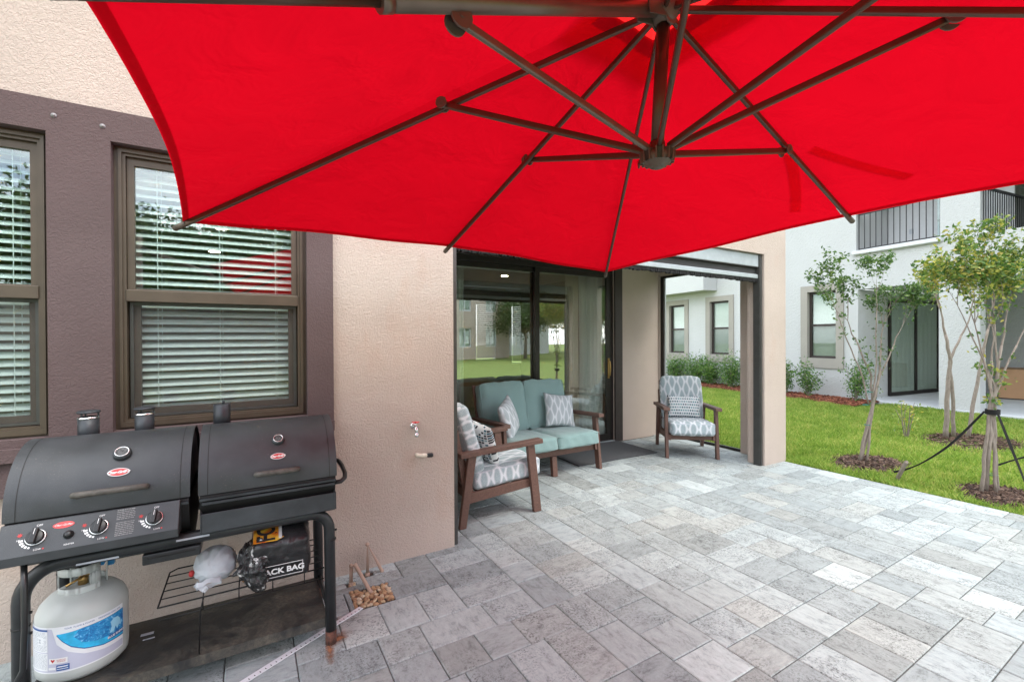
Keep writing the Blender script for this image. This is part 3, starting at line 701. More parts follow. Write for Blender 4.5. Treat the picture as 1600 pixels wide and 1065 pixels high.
def curtain(name, x0, x1, y, z0, z1, amp, n, mat, label, seed):
    R = random.Random(seed); vs = []; fs = []; N_ = n*10; ph = R.uniform(0, 6)
    for i in range(N_+1):
        u = i/N_; a = u*n*2*PI+ph+1.3*math.sin(u*5+ph); 
        for j in range(7):
            vv = j/6; sp = 1-.10*math.sin(vv*PI)
            xx = (x0+x1)/2+(u-.5)*(x1-x0)*sp; vs.append((xx, y+amp*math.sin(a)*(.5+.5*(1-vv)), z0+(z1-z0)*vv))
    for i in range(N_):
        for j in range(6): a = i*7+j; fs.append((a, a+7, a+8, a+1))
    mb = MB(); mb.smooth = True; mb.add(vs, fs); o = mb.build(name, mat); md = o.modifiers.new('s', 'SOLIDIFY'); md.thickness = .002
    return tag(o, label, 'curtain')
curtain('curtain', 4.22, 4.68, 5.20, .02, 2.50, .035, 6, 'curtain', 'pale sheer curtain behind the glass by the door handle', 1)
curtain('curtain', 3.98, 4.22, 5.24, .02, 2.50, .04, 3, 'curtain2', 'cream linen curtain behind the glass, left of the pale sheer one', 2)
curtain('curtain', 2.14, 2.36, 5.20, .02, 2.50, .03, 4, 'curtain', 'pale curtain at the left end of the sliding door, by the corner of the wall', 3)
for (x, y) in ((4.2, 7.4), (-.4, 7.25), (-.25, 5.7), (3.0, 7.4)):
    mb = MB(); mb.lathe([(.085, -.004), (.075, -.006), (.07, 0)], (x, y-3.09, 2.7495), 20); f = mb.build('ceiling_light', 'white_smooth', house)
    mb = MB(); mb.lathe([(.065, -.003), (0, -.003)], (x, y-3.09, 2.7485), 20); mb.build('bulb', 'lamp', f)
# porch screens: roll-up front screen, side screen frame
rs = bpy.data.objects.new('roll_screen', None); COL.objects.link(rs); rs.parent = house
mb = MB(); mb.box(1.352, 5.3, 3.13, 3.21, 2.400, 2.549); hp(mb, 'housing', 'alu', rs, bevel=.006)
mb = MB(); mb.box(1.352, 5.3, 3.128, 3.215, 2.392, 2.3995); hp(mb, 'housing_lip', 'darkframe', rs)
mb = MB(); mb.box(1.352, 5.3, 3.165, 3.169, 2.312, 2.393); hp(mb, 'mesh_band', 'screen_dark', rs)
mb = MB(); mb.box(1.352, 5.3, 3.135, 3.19, 2.262, 2.3125); hp(mb, 'bottom_bar', 'alu', rs, bevel=.006)
mb = MB(); R = random.Random(3); x = 1.355
while x < 5.295:
    l = R.uniform(.028, .046); mb.box(x, x+.013, 3.14+R.uniform(0, .01), 3.175, 2.262-l, 2.2622); x += .011
hp(mb, 'brush_strip', 'brush', rs)
for (a, b) in ((1.3125, 1.352), (5.300, 5.3495)):
    mb = MB(); mb.box(a, b, 3.118, 3.20, .0, 2.55); mb.box(a+.008, b-.008, 3.110, 3.1175, .0, 2.5)
    for z in np.arange(.3, 2.4, .42): mb.lathe([(.005, 0), (.004, .003), (0, .003)], ((a+b)/2, 3.11, float(z)), 8, Matrix.Rotation(PI/2, 4, 'X'))
    hp(mb, 'side_track', 'track', rs, bevel=.002)
sf = bpy.data.objects.new('side_screen', None); COL.objects.link(sf); sf.parent = house
mb = MB(); mb.box(5.735, 5.775, 4.945, 4.998, .0, 2.538); mb.box(5.735, 5.775, 3.622, 4.998, 2.5385, 2.5405-.0005); mb.box(5.735, 5.775, 3.63, 4.944, 2.505, 2.538); mb.box(5.735, 5.775, 3.622, 4.944, .0, .035); hp(mb, 'frame', 'darkframe', sf)
mb = MB(); mb.box(5.745, 5.765, 4.915, 4.9445, .036, 2.504); hp(mb, 'inner_channel', 'alu', sf)

# ------------------------------------------------------------------ white neighbouring house
nh = thing('neighbour_house', 'white stucco two-storey house with corner porch and black-railed balconies across the lawn', 'house', NP, NR)
def nb(mb, name, mat, parent=nh, **k): return mb.build(name, mat, parent, **k)
TW = [(2.53, 3.62, .74, 2.93), (5.80, 6.93, .74, 2.93), (7.72, 8.85, .74, 2.93)]
mb = MB(); holes = [(a+.16, b-.16, 1.0, 2.76) for a, b, _, _ in TW]+[(.65, 2.21, -1, 2.72), (.63, 2.25, 3.66, 5.4), (2.75, 3.4, 4.92, 5.8)]
wall_grid(mb, 0, 14, -.04, 6.0, holes, lambda u, v, k: (.22*k, u, v))
mb.box(4.8, 5.0, -4.5, 2.2095, -.04, 6.0)                                    # porch back wall
mb.box(.221, 4.9995, 2.21, 2.41, -.04, 2.719)                               # porch side wall
mb.box(.221, 4.99, 2.251, 2.41, 3.62, 6.0)
mb.box(.0, 4.79, -4.5, -.001, 5.4, 6.0)                                    # upper beam
nb(mb, 'wall', 'white_stucco')
mb = MB(); mb.box(.22, 4.799, -4.5, 2.2, 2.721, 3.599); mb.box(.0, .2195, -4.5, -.001, 2.72, 3.60); nb(mb, 'porch_ceiling', 'white_stucco')
mb = MB(); mb.box(-.03, 4.799, -4.5, 2.209, -.04, .03); nb(mb, 'porch_slab', 'slab', bevel=.008)
mb = MB(); wall_grid(mb, 6.47, 14, 3.12, 6.0, [], lambda u, v, k: (-.60+.59*k, u, v)); nb(mb, 'upper_bay', 'white_stucco')
for (a, b, c, d) in TW:
    wo = bpy.data.objects.new('window', None); COL.objects.link(wo); wo.parent = nh
    mb = MB(); wall_grid(mb, a, b, c, d, [(a+.18, b-.18, 1.0, 2.76)], lambda u, v, k: (-.035+.10*k, u, v)); nb(mb, 'surround', 'gray_trim', wo)
    mb = MB(); wall_grid(mb, a+.18, b-.18, 1.0, 2.76, [(a+.235, b-.235, 1.06, 1.84), (a+.235, b-.235, 1.90, 2.70)], lambda u, v, k: (.07+.06*k, u, v)); nb(mb, 'frame', 'casing', wo, bevel=.004)
    mb = MB(); mb.box(.098, .102, a+.23, b-.23, 1.05, 2.71); nb(mb, 'glass', 'glass_far', wo)
    mb = MB(); z = 1.05
    while z < 2.7: mb.box(.14, .148, a+.20, b-.20, z, z+.042); z += .0455
    mb.box(.15, .16, a+.2, b-.2, 1.0, 2.74); nb(mb, 'blind', 'slat_far', wo)
    mb = MB(); mb.box(.088, .090, a+.236, b-.236, 1.062, 1.838); nb(mb, 'insect_screen', 'screen', wo)
mb = MB(); wall_grid(mb, 2.53, 3.62, 4.71, 5.9, [(2.75, 3.4, 4.92, 5.8)], lambda u, v, k: (-.035+.033*k, u, v)); nb(mb, 'upper_window_surround', 'gray_trim')
mb = MB(); mb.box(.12, .14, 2.7, 3.45, 4.85, 5.85); nb(mb, 'upper_window_blind', 'slat_far')
# porch sliding door on the side wall (plane s = 2.21)
ndr = bpy.data.objects.new('sliding_door', None); COL.objects.link(ndr); ndr.parent = nh
mb = MB(); wall_grid(mb, 1.22, 3.66, .04, 2.52, [(1.29, 2.38, .13, 2.44), (2.46, 3.50, .13, 2.44)], lambda u, v, k: (u, 2.205-.05*k, v)); nb(mb, 'frame', 'darkframe', ndr, bevel=.004)
mb = MB(); mb.box(1.27, 3.55, 2.172, 2.176, .10, 2.46); nb(mb, 'glass', 'glass_far', ndr)
mb = MB(); y_ = 2.195; n = 60
vs = []; fs = []
for i in range(n+1):
    u = i/n
    for j in (0, 1): vs.append((1.27+u*2.3, y_-.008*math.sin(u*70), .1+2.28*j))
for i in range(n): fs.append((i*2, i*2+2, i*2+3, i*2+1))
mb.add(vs, fs, True); nb(mb, 'curtain', 'slat_far', ndr)
# balconies
def railing(p0, p1, zt, zb, gap, name, mid=None):
    mb = MB(); p0 = Vector(p0); p1 = Vector(p1); L = (p1-p0).length
    n = int(L/gap)
    for i in range(n+1):
        q = p0.lerp(p1, i/n); mb.beam((q.x, q.y, zb), (q.x, q.y, zt), .014, .014, up=(1, 0, 0))
    mb.beam((p0.x, p0.y, zt), (p1.x, p1.y, zt), .05, .04); mb.beam((p0.x, p0.y, zb), (p1.x, p1.y, zb), .03, .035)
    return nb(mb, name, 'black_rail')
railing((.08, .66, 0), (.08, 2.23, 0), 4.56, 3.70, .118, 'balcony_railing')
railing((.05, -.03, 0), (3.1, -.03, 0), 4.52, 3.70, .095, 'balcony_railing')
mb = MB(); mb.box(-.10, .10, .585, 2.30, 3.57, 3.66); mb.box(-.06, 3.2, -.12, .04, 3.57, 3.66); mb.box(-.0705, -.01, .60, 2.28, 3.555, 3.5695); nb(mb, 'balcony_ledge', 'white_smooth', bevel=.01)
mb = MB(); mb.box(1.35, 1.39, -.02, 2.249, 3.66, 5.39); nb(mb, 'balcony_back_wall', 'white_smooth')
mb = MB(); mb.box(1.33, 1.349, .75, 1.25, 3.68, 5.2); mb.box(1.31, 1.328, 1.00, 1.04, 3.68, 5.2); nb(mb, 'balcony_door', 'glass_far')
mb = MB(); mb.box(1.329, 1.349, 1.72, 1.80, 4.1, 4.22); nb(mb, 'outlet_cover', 'label_grey')
mb = MB(); mb.prism([(-.4, 6.0), (1.8, 7.4), (4.2, 7.4), (7.0, 6.0)], -4.8, 14.3, 'y'); nb(mb, 'roof', 'casing')
# tan board box standing on the neighbour's porch slab
bx = MB(); bx.box(-.55, .55, -.40, .40, 0, .72); bx.cur = 1; bx.box(-.551, .551, -.401, .401, -.0, .03)
o = bx.build('storage_box', ['cardboard', 'darkframe'], loc=NB(3.75, .62, .031), rot=(0, 0, NR+.30), bevel=.006)
tag(o, 'plain tan storage box standing on the porch slab of the white house', 'box')

# ------------------------------------------------------------------ cantilever umbrella
P0 = Vector((1.259, 1.08, 2.70)); P1 = Vector((1.236, 1.09, 2.184))
TIPS = [(-.258, .974, 2.104), (-.274, 2.494, 2.059), (1.063, 2.612, 2.104), (2.539, 2.785, 2.07), (2.761, 1.13, 2.171), (2.764, -.66, 2.13), (1.333, -.62, 2.16), (-.165, -.62, 2.128)]
ATT = [(.459, 1.038, 2.374), (.649, 1.62, 2.475), (1.184, 1.853, 2.45), (1.811, 1.697, 2.498), (2.063, 1.096, 2.402), (1.861, .492, 2.549), (1.289, .279, 2.425), (.683, .45, 2.487)]
TIPS = [Vector(t) for t in TIPS]; ATT = [Vector(a) for a in ATT]
um = thing('cantilever_umbrella', 'large open cantilever umbrella with a bright red canopy and bronze ribs over the patio', 'umbrella', (-.88, .93, 0))
UO = Vector((.88, -.93, 0))
def ub(mb, name, mat, parent=um, **k):
    mb.v = [tuple(Vector(v)+UO) for v in mb.v]; return mb.build(name, mat, parent, **k)
mb = MB(); mb.smooth = True; NS, NTt = 26, 18
APEX = P0+Vector((0, 0, .075))
def canopy_pt(i, s, t, lift=.014):
    a = TIPS[i]; b = TIPS[(i+1) % 8]; c = a.lerp(b, t); out = APEX.lerp(c+Vector((0, 0, lift)), s)
    sag = (.038 if i == 0 else .008)*4*t*(1-t)*s*s; out2 = out+(P0-c).normalized()*sag*1.15
    out2.z -= .030*math.sin(PI*min(1, s))*4*t*(1-t)*.4
    out2.z -= .006*s*math.sin(t*9+i)*4*t*(1-t)
    return out2
def canopy_mesh(mb, s0, s1, ns, lift=.014, dz=0, nt_=NTt):
    for i in range(8):
        vs = [canopy_pt(i, s0+(s1-s0)*k/ns, t/nt_, lift)+Vector((0, 0, dz)) for k in range(ns+1) for t in range(nt_+1)]
        fs = [(k*(nt_+1)+t, k*(nt_+1)+t+1, (k+1)*(nt_+1)+t+1, (k+1)*(nt_+1)+t) for k in range(ns) for t in range(nt_) ]
        mb.add(vs, fs)
canopy_mesh(mb, .09, .985, NS); cpy = ub(mb, 'canopy', 'red', recalc='weld')
mb = MB(); mb.smooth = True; canopy_mesh(mb, .971, .987, 2, .014, -.0025); ub(mb, 'hem', 'red', cpy)
cpy.name = 'canopy'
mb = MB(); mb.smooth = True; canopy_mesh(mb, .0, .185, 4, .014, .035); ub(mb, 'vent', 'red_vent', cpy)
mb = MB(); mb.smooth = True; canopy_mesh(mb, .085, .12, 2, .014, -.003); ub(mb, 'vent_rim', 'red', cpy)
for h in ('hem', 'vent', 'vent_rim'): bpy.data.objects[h].matrix_parent_inverse = Matrix()
def strip_on(i, s0, t0, s1, t1, wd, name='flat_strip'):
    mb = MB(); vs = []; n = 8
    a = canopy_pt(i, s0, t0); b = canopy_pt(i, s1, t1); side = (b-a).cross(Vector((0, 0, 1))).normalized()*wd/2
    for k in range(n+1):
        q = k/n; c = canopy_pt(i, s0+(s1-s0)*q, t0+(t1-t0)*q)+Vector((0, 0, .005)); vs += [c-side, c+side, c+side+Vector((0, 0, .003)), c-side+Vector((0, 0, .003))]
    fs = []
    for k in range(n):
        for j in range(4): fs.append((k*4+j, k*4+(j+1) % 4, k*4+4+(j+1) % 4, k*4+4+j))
    mb.add(vs, fs); ub(mb, name, 'red_strip', cpy)
strip_on(4, .63, .05, .86, .20, .05); strip_on(3, .62, .97, .90, .87, .05)  # thin translucent strips laid over the canopy, added to darken two bands
for i, (t, a) in enumerate(zip(TIPS, ATT)):
    d = (t-P0).normalized(); mb = MB(); up = Vector((0, 0, 1))
    st = P0+d*.045
    if i == 0:
        mb.tube([st, P0.lerp(t, .66)], .0245, 14); mb.cur = 1; mb.tube([P0.lerp(t, .655), t-d*.02], .0135, 10)
        mb.cur = 0; mb.tube([P0.lerp(t, .645), P0.lerp(t, .663)], .0262, 14)
    else:
        # elliptical rib, a little deeper than wide
        mb.beam(st, t-d*.02, .017, .026); 
    # the rib runs a little past the hem and ends in a cap
    rb = ub(mb, 'rib', ['taupe_arm', 'taupe_rib'] if i == 0 else 'taupe_rib', bevel=0 if i == 0 else .007, seg=3)
    mb = MB(); mb.tube([t-d*.05, t+d*.012], [.0125, .0135], 10); mb.sphere(t+d*.012, .0135, 10, 6); ub(mb, 'rib_cap', 'cap', rb)
    # bracket and strut
    ax = d.cross(up).normalized(); off = Vector((0, 0, -.022)); ap = a+off
    mb = MB(); rr = .030 if i in (0, 5) else .022
    for sgn in (-1, 1):
        mb.tube([ap+ax*(.015*sgn), ap+ax*(.0215*sgn)], rr, 16)
        mb.beam(ap+ax*(.018*sgn)+Vector((0, 0, .035 if i == 0 else .018)), ap+ax*(.018*sgn), .006, rr*1.5, up=d)
        mb.tube([ap+ax*(.0215*sgn), ap+ax*(.025*sgn)], .006, 8)
    ub(mb, 'bracket', 'cap', rb)
    q = P1+(ap-P1).normalized()*.045+Vector((0, 0, .008)); e = ap
    mb = MB(); mb.beam(q, e, .017 if i != 3 else .012, .025, up=up); ub(mb, 'strut', 'taupe_arm' if i == 0 else 'taupe_rib', bevel=.007, seg=3)
# runner hub with slots, top hub, post between
mb = MB(); mb.lathe([(.012, -.036), (.026, -.036), (.030, -.031), (.046, -.022), (.054, -.006), (.052, .006), (.040, .016), (.028, .022), (.026, .05), (.0, .05)], P1, 32)
for k in range(8):
    d = (ATT[k]-P1); d.z = 0; d.normalize(); mb.cur = 1; mb.beam(P1+d*.030+Vector((0, 0, .004)), P1+d*.0555+Vector((0, 0, -.004)), .014, .036)
    mb.cur = 0; mb.beam(P1+d*.030+d.cross(up)*.011+Vector((0, 0, .0)), P1+d*.058+d.cross(up)*.011+Vector((0, 0, -.003)), .005, .040); mb.beam(P1+d*.030-d.cross(up)*.011, P1+d*.058-d.cross(up)*.011+Vector((0, 0, -.003)), .005, .040)
mb.lathe([(.0, -.040), (.017, -.040), (.020, -.035), (.020, -.030)], P1, 20)
ub(mb, 'runner_hub', ['cap', 'darkframe'])
mb = MB(); mb.tube([P1+Vector((0, 0, .04)), P0-Vector((0, 0, .03))], .0225, 16); ub(mb, 'centre_post', 'taupe_rib')
mb = MB(); mb.lathe([(.028, -.055), (.040, -.04), (.055, -.015), (.055, .02), (.03, .05), (.0, .06)], P0, 24)
dA = (TIPS[0]-P0).normalized(); sA = dA.cross(up).normalized()
for sgn in (-1, 1):
    mb.beam(P0+dA*.12+sA*.026*sgn, P0-dA*.03+sA*.026*sgn+Vector((0, 0, -.02)), .006, .05); mb.tube([P0+sA*.024*sgn+Vector((0, 0, -.035)), P0+sA*.031*sgn+Vector((0, 0, -.035))], .03, 16)
ub(mb, 'top_hub', 'cap')
# rib label tag
tp = P0.lerp(TIPS[4], .93); d4 = (TIPS[4]-P0).normalized()
mb = MB(); mb.beam(tp-d4*.03+Vector((0, .010, .004)), tp+d4*.035+Vector((0, .012, .004)), .014, .010, up=up); ub(mb, 'care_tag', 'ink_white')
# the arm runs on past the left rib to a mast standing outside the picture
tA = TIPS[0]; dA2 = (tA-P0).normalized(); mtop = tA+dA2*.62
mtop = Vector((-.90, .93, 2.42)); mb = MB(); mb.tube([tA+Vector((0, 0, .02)), tA+dA2*.10+Vector((0, 0, .14)), mtop], .0245, 14); ub(mb, 'arm', 'taupe_arm')
mb = MB(); mb.tube([(mtop.x, mtop.y, .06), (mtop.x, mtop.y, mtop.z+.12)], .04, 16); ub(mb, 'mast', 'taupe_arm')
mb = MB()
for a in (0, PI/2): mb.box(-.5, .5, -.045, .045, .012, .062, Matrix.Translation((mtop.x, mtop.y, 0)) @ Matrix.Rotation(a+.4, 4, 'Z') @ Matrix.Translation((0, 0, a*.0012)))
ub(mb, 'cross_base', 'taupe_rib', bevel=.005)

# ------------------------------------------------------------------ patio chairs and loveseat (lumber frames)
def frame_side(t, s, R_):
    """one armed side: front leg, rear leg, arm, side rail. s = -1/+1 side; R_ = half width"""
    x = R_*s
    mb = MB(); mb.prism([(-.410, .0), (-.333, .0), (-.262, .612), (-.338, .612)], x-.019, x+.019, 'x'); mb.build('leg', 'lumber', t, bevel=.004)
    mb = MB(); mb.prism([(.332, .0), (.392, .0), (.310, .575), (.236, .575)], x-.0195, x+.0195, 'x'); mb.build('leg', 'lumber', t, bevel=.004)
    mb = MB(); mb.prism([(-.415, .6135), (-.408, .655), (.392, .618), (.388, .578)], x-.040+.008*s, x+.040+.008*s, 'x'); mb.build('arm', 'lumber', t, bevel=.006)
    xi = x-.036*s; mb = MB(); mb.prism([(-.372, .228), (-.362, .300), (.318, .262), (.318, .178)], xi-.0165, xi+.0165, 'x'); mb.build('side_rail', 'lumber', t, bevel=.003)
def piping(mb, w, d, z, r=.006, rc=.04):
    pts = []
    for (cx, cy, a0) in ((w/2-rc, d/2-rc, 0), (-w/2+rc, d/2-rc, 90), (-w/2+rc, -d/2+rc, 180), (w/2-rc, -d/2+rc, 270)):
        for k in range(5): a = math.radians(a0+k*22.5); pts.append((cx+rc*math.cos(a), cy+rc*math.sin(a), z))
    mb.tube(pts, r, 6, closed=True)
def make_chair(name, label, loc, rotz, back_mat='ogee', w=.62):
    t = thing(name, label, 'armchair', loc, rotz, 'patio armchairs'); R_ = w/2
    for s in (-1, 1): frame_side(t, s, R_)
    mb = MB(); mb.beam((-R_+.055, -.325, .262), (R_-.055, -.325, .262), .028, .065); mb.build('front_rail', 'lumber', t, bevel=.003)
    mb = MB(); mb.beam((-R_+.055, .26, .225), (R_-.055, .26, .225), .028, .07)
    for y in (-.2, -.08, .04, .16): mb.beam((-R_+.03, y, .283-.035*(y+.36)/.6), (R_-.03, y, .283-.035*(y+.36)/.6), .06, .012)
    mb.build('seat_slats', 'lumber', t, bevel=.002)
    mb = MB()
    for x in (-.24, 0, .24): mb.beam((x, .235, .235), (x, .445, .93), .05, .022, up=(0, 1, 0))
    mb.beam((-.275, .425, .90), (.275, .425, .90), .026, .05); mb.beam((-.275, .30, .50), (.275, .30, .50), .026, .05)
    mb.build('back_frame', 'lumber', t, bevel=.003)
    mb = MB(); 
    for s in (-1, 1): mb.beam((s*(R_-.03), .30, .20), (s*(R_-.03), .405, .80), .018, .045, up=(0, 1, 0))
    mb.build('back_brace', 'lumber', t, bevel=.003)
    mesh_obj('seat_cushion', soft_box(.545, .67, .165, 16, .040, .016, 1, .005), back_mat, t, (0, -.108, .368), (-.055, 0, 0))
    for c_ in [c for c in t.children if c.name.startswith('seat_cushion')]:
        mb = MB(); piping(mb, .535, .66, .062); mb.build('piping', 'label_grey', c_)
    bk = mesh_obj('back_cushion', soft_box(.55, .60, .135, 16, .045, .018, 2, .005), back_mat, t, (0, .262, .700), (PI/2-.30, 0, 0))
    return t
ch1 = make_chair('patio_armchair', 'brown slatted patio armchair with leaf-print cushions, seen side-on beside the wall corner', (1.85, 3.655, .001), PI/2)
def clone(root, loc, rotz, label):
    r = root.copy(); COL.objects.link(r); r.location = loc; r.rotation_euler = (0, 0, rotz); r['label'] = label
    for c in list(root.children):
        d = c.copy(); COL.objects.link(d); d.parent = r
        for e in c.children:
            f = e.copy(); COL.objects.link(f); f.parent = d
    return r
ch2 = clone(ch1, (5.134, 4.058, .001), math.radians(-39), 'brown slatted patio armchair with leaf-print cushions, facing the camera by the side opening')
sofa = thing('patio_loveseat', 'brown slatted two-seat patio sofa with plain teal cushions before the sliding door', 'loveseat', (2.95, 4.43, .001), 0)
for s in (-1, 1): frame_side(sofa, s, .635)
mb = MB(); mb.beam((-.58, -.325, .262), (.58, -.325, .262), .028, .075); mb.build('front_rail', 'lumber', sofa, bevel=.003)
mb = MB(); mb.prism([(-.372, .0), (-.318, .0), (-.30, .222), (-.352, .222)], -.032, .032, 'x'); mb.build('leg', 'lumber', sofa, bevel=.004)
mb = MB(); mb.beam((-.58, .26, .225), (.58, .26, .225), .028, .07)
for y in (-.2, -.08, .04, .16): mb.beam((-.60, y, .283-.035*(y+.36)/.6), (.60, y, .283-.035*(y+.36)/.6), .06, .012)
mb.build('seat_slats', 'lumber', sofa, bevel=.002)
mb = MB()
for x in (-.615, -.31, .0, .31, .60): mb.beam((x, .245, .235), (x, .455, .985), .045, .022, up=(0, 1, 0))
mb.beam((-.61, .44, .955), (.61, .44, .955), .026, .05); mb.beam((-.61, .32, .52), (.61, .32, .52), .026, .05); mb.build('back_frame', 'lumber', sofa, bevel=.003)
for s in (-1, 1):
    c = mesh_obj('seat_cushion', soft_box(.592, .70, .155, 16, .035, .012, 5+s, .0055), 'teal', sofa, (s*.299, -.092, .372), (-.045, 0, 0))
    mb = MB(); piping(mb, .585, .69, .058); piping(mb, .585, .69, -.058); mb.build('piping', 'teal', c)
    c = mesh_obj('back_cushion', soft_box(.605, .60, .15, 12, .04, .024, 8+s, .008), 'teal', sofa, (s*.305, .30, .715), (PI/2-.27, .02*s, 0))
    mb = MB(); piping(mb, .597, .59, .060); mb.build('piping', 'teal', c)
def pillow(w, d, h, mat, label, loc, rot, seed):
    o = mesh_obj('throw_pillow', pillow_mesh(w, d, h, 18, seed), mat, None, loc, rot); return tag(o, label, 'pillow')
pillow(.43, .43, .15, 'ogee_small', 'square grey and white lattice pillow leaning on the right-hand teal back cushion', (3.33, 4.50, .655), (-.36, .12, -.12), 1)
pillow(.43, .43, .16, 'ogee_small', 'square grey and white pillow on the left end of the teal loveseat, half turned', (2.52, 4.36, .655), (-.28, -.22, .80), 2)
pillow(.42, .40, .14, 'mosaic', 'black, teal and white mosaic-print pillow on the armchair nearest the wall corner', (1.80, 3.60, .625), (-.32, -.10, PI/2+.12), 3)
fc = Vector((math.sin(math.radians(-39)), -math.cos(math.radians(-39)), 0))
pc = Vector((5.134, 4.058, 0))+fc*-.085
pillow(.45, .31, .12, 'dots', 'small rectangular dotted lumbar pillow on the armchair facing the camera', (pc.x, pc.y, .60), (-.30, .02, math.radians(-39)), 4)

# doormat
mb = MB(); mb.box(-.66, .66, -.39, .39, .004, .016); o = mb.build('doormat', 'mat', loc=(4.09, 4.60, 0), rot=(0, 0, -.03), bevel=.004)
tag(o, 'plain dark grey doormat on the pavers below the sliding door', 'doormat')
mb = MB(); 

# ------------------------------------------------------------------ grill
gr = thing('dual_barrel_grill', 'black two-barrel gas and charcoal grill with a knob panel standing against the wall', 'grill', (-.21, 2.66, 0))
GO = Vector((.21, -2.66, 0))
def gb(mb, name, mat, parent=gr, off=True, **k):
    if off: mb.v = [tuple(Vector(v)+GO) for v in mb.v]
    return mb.build(name, mat, parent, **k)
CY, CZ, RL = 2.662, .870, .262
def arc(r, a0, a1, n, cy=CY, cz=CZ): return [(cy-r*math.cos(math.radians(a0+(a1-a0)*k/n)), cz+r*math.sin(math.radians(a0+(a1-a0)*k/n))) for k in range(n+1)]
def barrel_lid(x0, x1, zf):
    mb = MB(); out_ = arc(RL, 0, 178, 30); inn = arc(RL-.006, 0, 178, 30)
    out_ = [(CY-RL, zf)]+out_; inn = [(CY-RL+.006, zf)]+inn
    vs = []; n = len(out_)
    for x in (x0, x1): vs += [(x, p[0], p[1]) for p in out_]
    mb.add(vs, [(i, i+1, n+i+1, n+i) for i in range(n-1)], True)
    vs = []
    for x in (x0, x1): vs += [(x, p[0], p[1]) for p in inn]
    mb.add(vs, [(i, n+i, n+i+1, i+1) for i in range(n-1)], True)
    for x, sgn in ((x0, 1), (x1, -1)):        # end discs set in a few mm behind the rim
        xx = x+.012*sgn; ring = [(xx, p[0], p[1]) for p in inn]; mb.add([(xx, CY, zf)]+ring, [(0, i+1, i+2) for i in range(n-1)])
        vs = [(x, p[0], p[1]) for p in out_]+[(x, p[0], p[1]) for p in inn]; mb.add(vs, [(i, i+1, n+i+1, n+i) for i in range(n-1)])
    return mb
def lid_at(ang, r=RL): a = math.radians(ang); return Vector((0, CY-r*math.cos(a), CZ+r*math.sin(a))), Vector((0, -math.cos(a), math.sin(a)))
def frame_on_lid(x, ang, lift=.001):
    p, n = lid_at(ang, RL+lift); p.x = x; t = Vector((0, math.sin(math.radians(ang)), math.cos(math.radians(ang))))
    return Matrix((Vector((1, 0, 0)), t, n)).transposed().to_4x4(), p
def lid_parts(x0, x1, zf, xg, xh0, xh1, ag, ab, ah, dial_r):
    lid = gb(barrel_lid(x0, x1, zf), 'lid', 'lid_metal')
    for xs in (x0+.035, x1-.035):
        mb = MB(); A = arc(RL+.0012, 0, 165, 26); A = [(CY-RL-.0012, zf)]+A
        vs = []
        for x in (xs-.0012, xs+.0012): vs += [(x, p[0], p[1]) for p in A]
        n = len(A); mb.add(vs, [(i, i+1, n+i+1, n+i) for i in range(n-1)], True); gb(mb, 'weld_seam', 'black_in', lid)
    # grip
    p, n = lid_at(ah); mb = MB(); q = p+n*.042
    mb.tube([(xh0+.006, p.y, p.z), (xh0+.004, (p+n*.022).y, (p+n*.022).z), (xh0+.012, (p+n*.038).y, (p+n*.038).z), (xh0+.035, q.y, q.z), (xh1-.035, q.y, q.z), (xh1-.012, (p+n*.038).y, (p+n*.038).z), (xh1-.004, (p+n*.022).y, (p+n*.022).z), (xh1-.006, p.y, p.z)], .0125, 10)
    gb(mb, 'handle', 'grip', lid)
    Mx, p = frame_on_lid(xg, ag)
    mb = MB(); k = dial_r
    mb.lathe([(k*1.32, 0), (k*1.36, .004), (k*1.30, .012), (k*1.05, .017), (k*1.0, .017)], p, 28, Mx)
    th = gb(mb, 'thermometer', 'black_metal', lid)
    mb = MB(); mb.lathe([(k*1.04, .016), (k*1.06, .021), (k*.93, .022), (k*.88, .018)], p, 28, Mx, cap=False); gb(mb, 'bezel', 'chrome', th)
    mb = MB(); mb.lathe([(k*.9, .0175), (0, .0175)], p, 24, Mx); gb(mb, 'dial', 'dial', th)
    mb = MB()
    for j in range(15):
        a = math.radians(-215+j*18); c = Vector((math.cos(a), math.sin(a), 0)); r0 = k*(.62 if j % 2 else .55)
        mb.add([Mx @ Vector((c.x*rr-c.y*wd, c.y*rr+c.x*wd, .0182))+p for rr, wd in ((r0, -.0007), (k*.8, -.0007), (k*.8, .0007), (r0, .0007))], [(0, 1, 2, 3)])
    mb.add([Mx @ Vector(v)+p for v in ((-.001, -k*.1, .0186), (.001, -k*.1, .0186), (k*.35, k*.55, .0186), (k*.31, k*.57, .0186))], [(0, 1, 2, 3)])
    gb(mb, 'gauge_marks', 'ink_black', th)
    # oval badge with the maker's script
    Mx, p = frame_on_lid(xg-.003, ab); mb = MB(); n = 36; a_, b_ = dial_r*1.55, dial_r*.72
    def ov(a_, b_, z): return [Mx @ Vector((a_*math.copysign(abs(math.cos(2*PI*k/n))**1.15, math.cos(2*PI*k/n)), b_*math.sin(2*PI*k/n), z))+p for k in range(n)]
    o0 = ov(a_, b_, .0); o1 = ov(a_, b_, .0035); mb.add(o0+o1, [(i, (i+1) % n, n+(i+1) % n, n+i) for i in range(n)]+[tuple(range(n, 2*n))]); bd = gb(mb, 'badge', 'ink_white', lid)
    mb = MB(); mb.add(ov(a_*.90, b_*.86, .0042), [tuple(range(n))]); gb(mb, 'badge_field', 'red_badge', bd)
    T = Matrix.Translation(p+GO) @ Mx @ Matrix.Translation((0, -.0005, .0048))
    text_mesh('script', 'Char-Griller', dial_r*.62, 'ink_white', bd, T, bold=.0006, shear=.25)
    return lid
lid_parts(-.802, -.229, .866, -.470, -.605, -.375, 48, 30, 14.5, .0235)
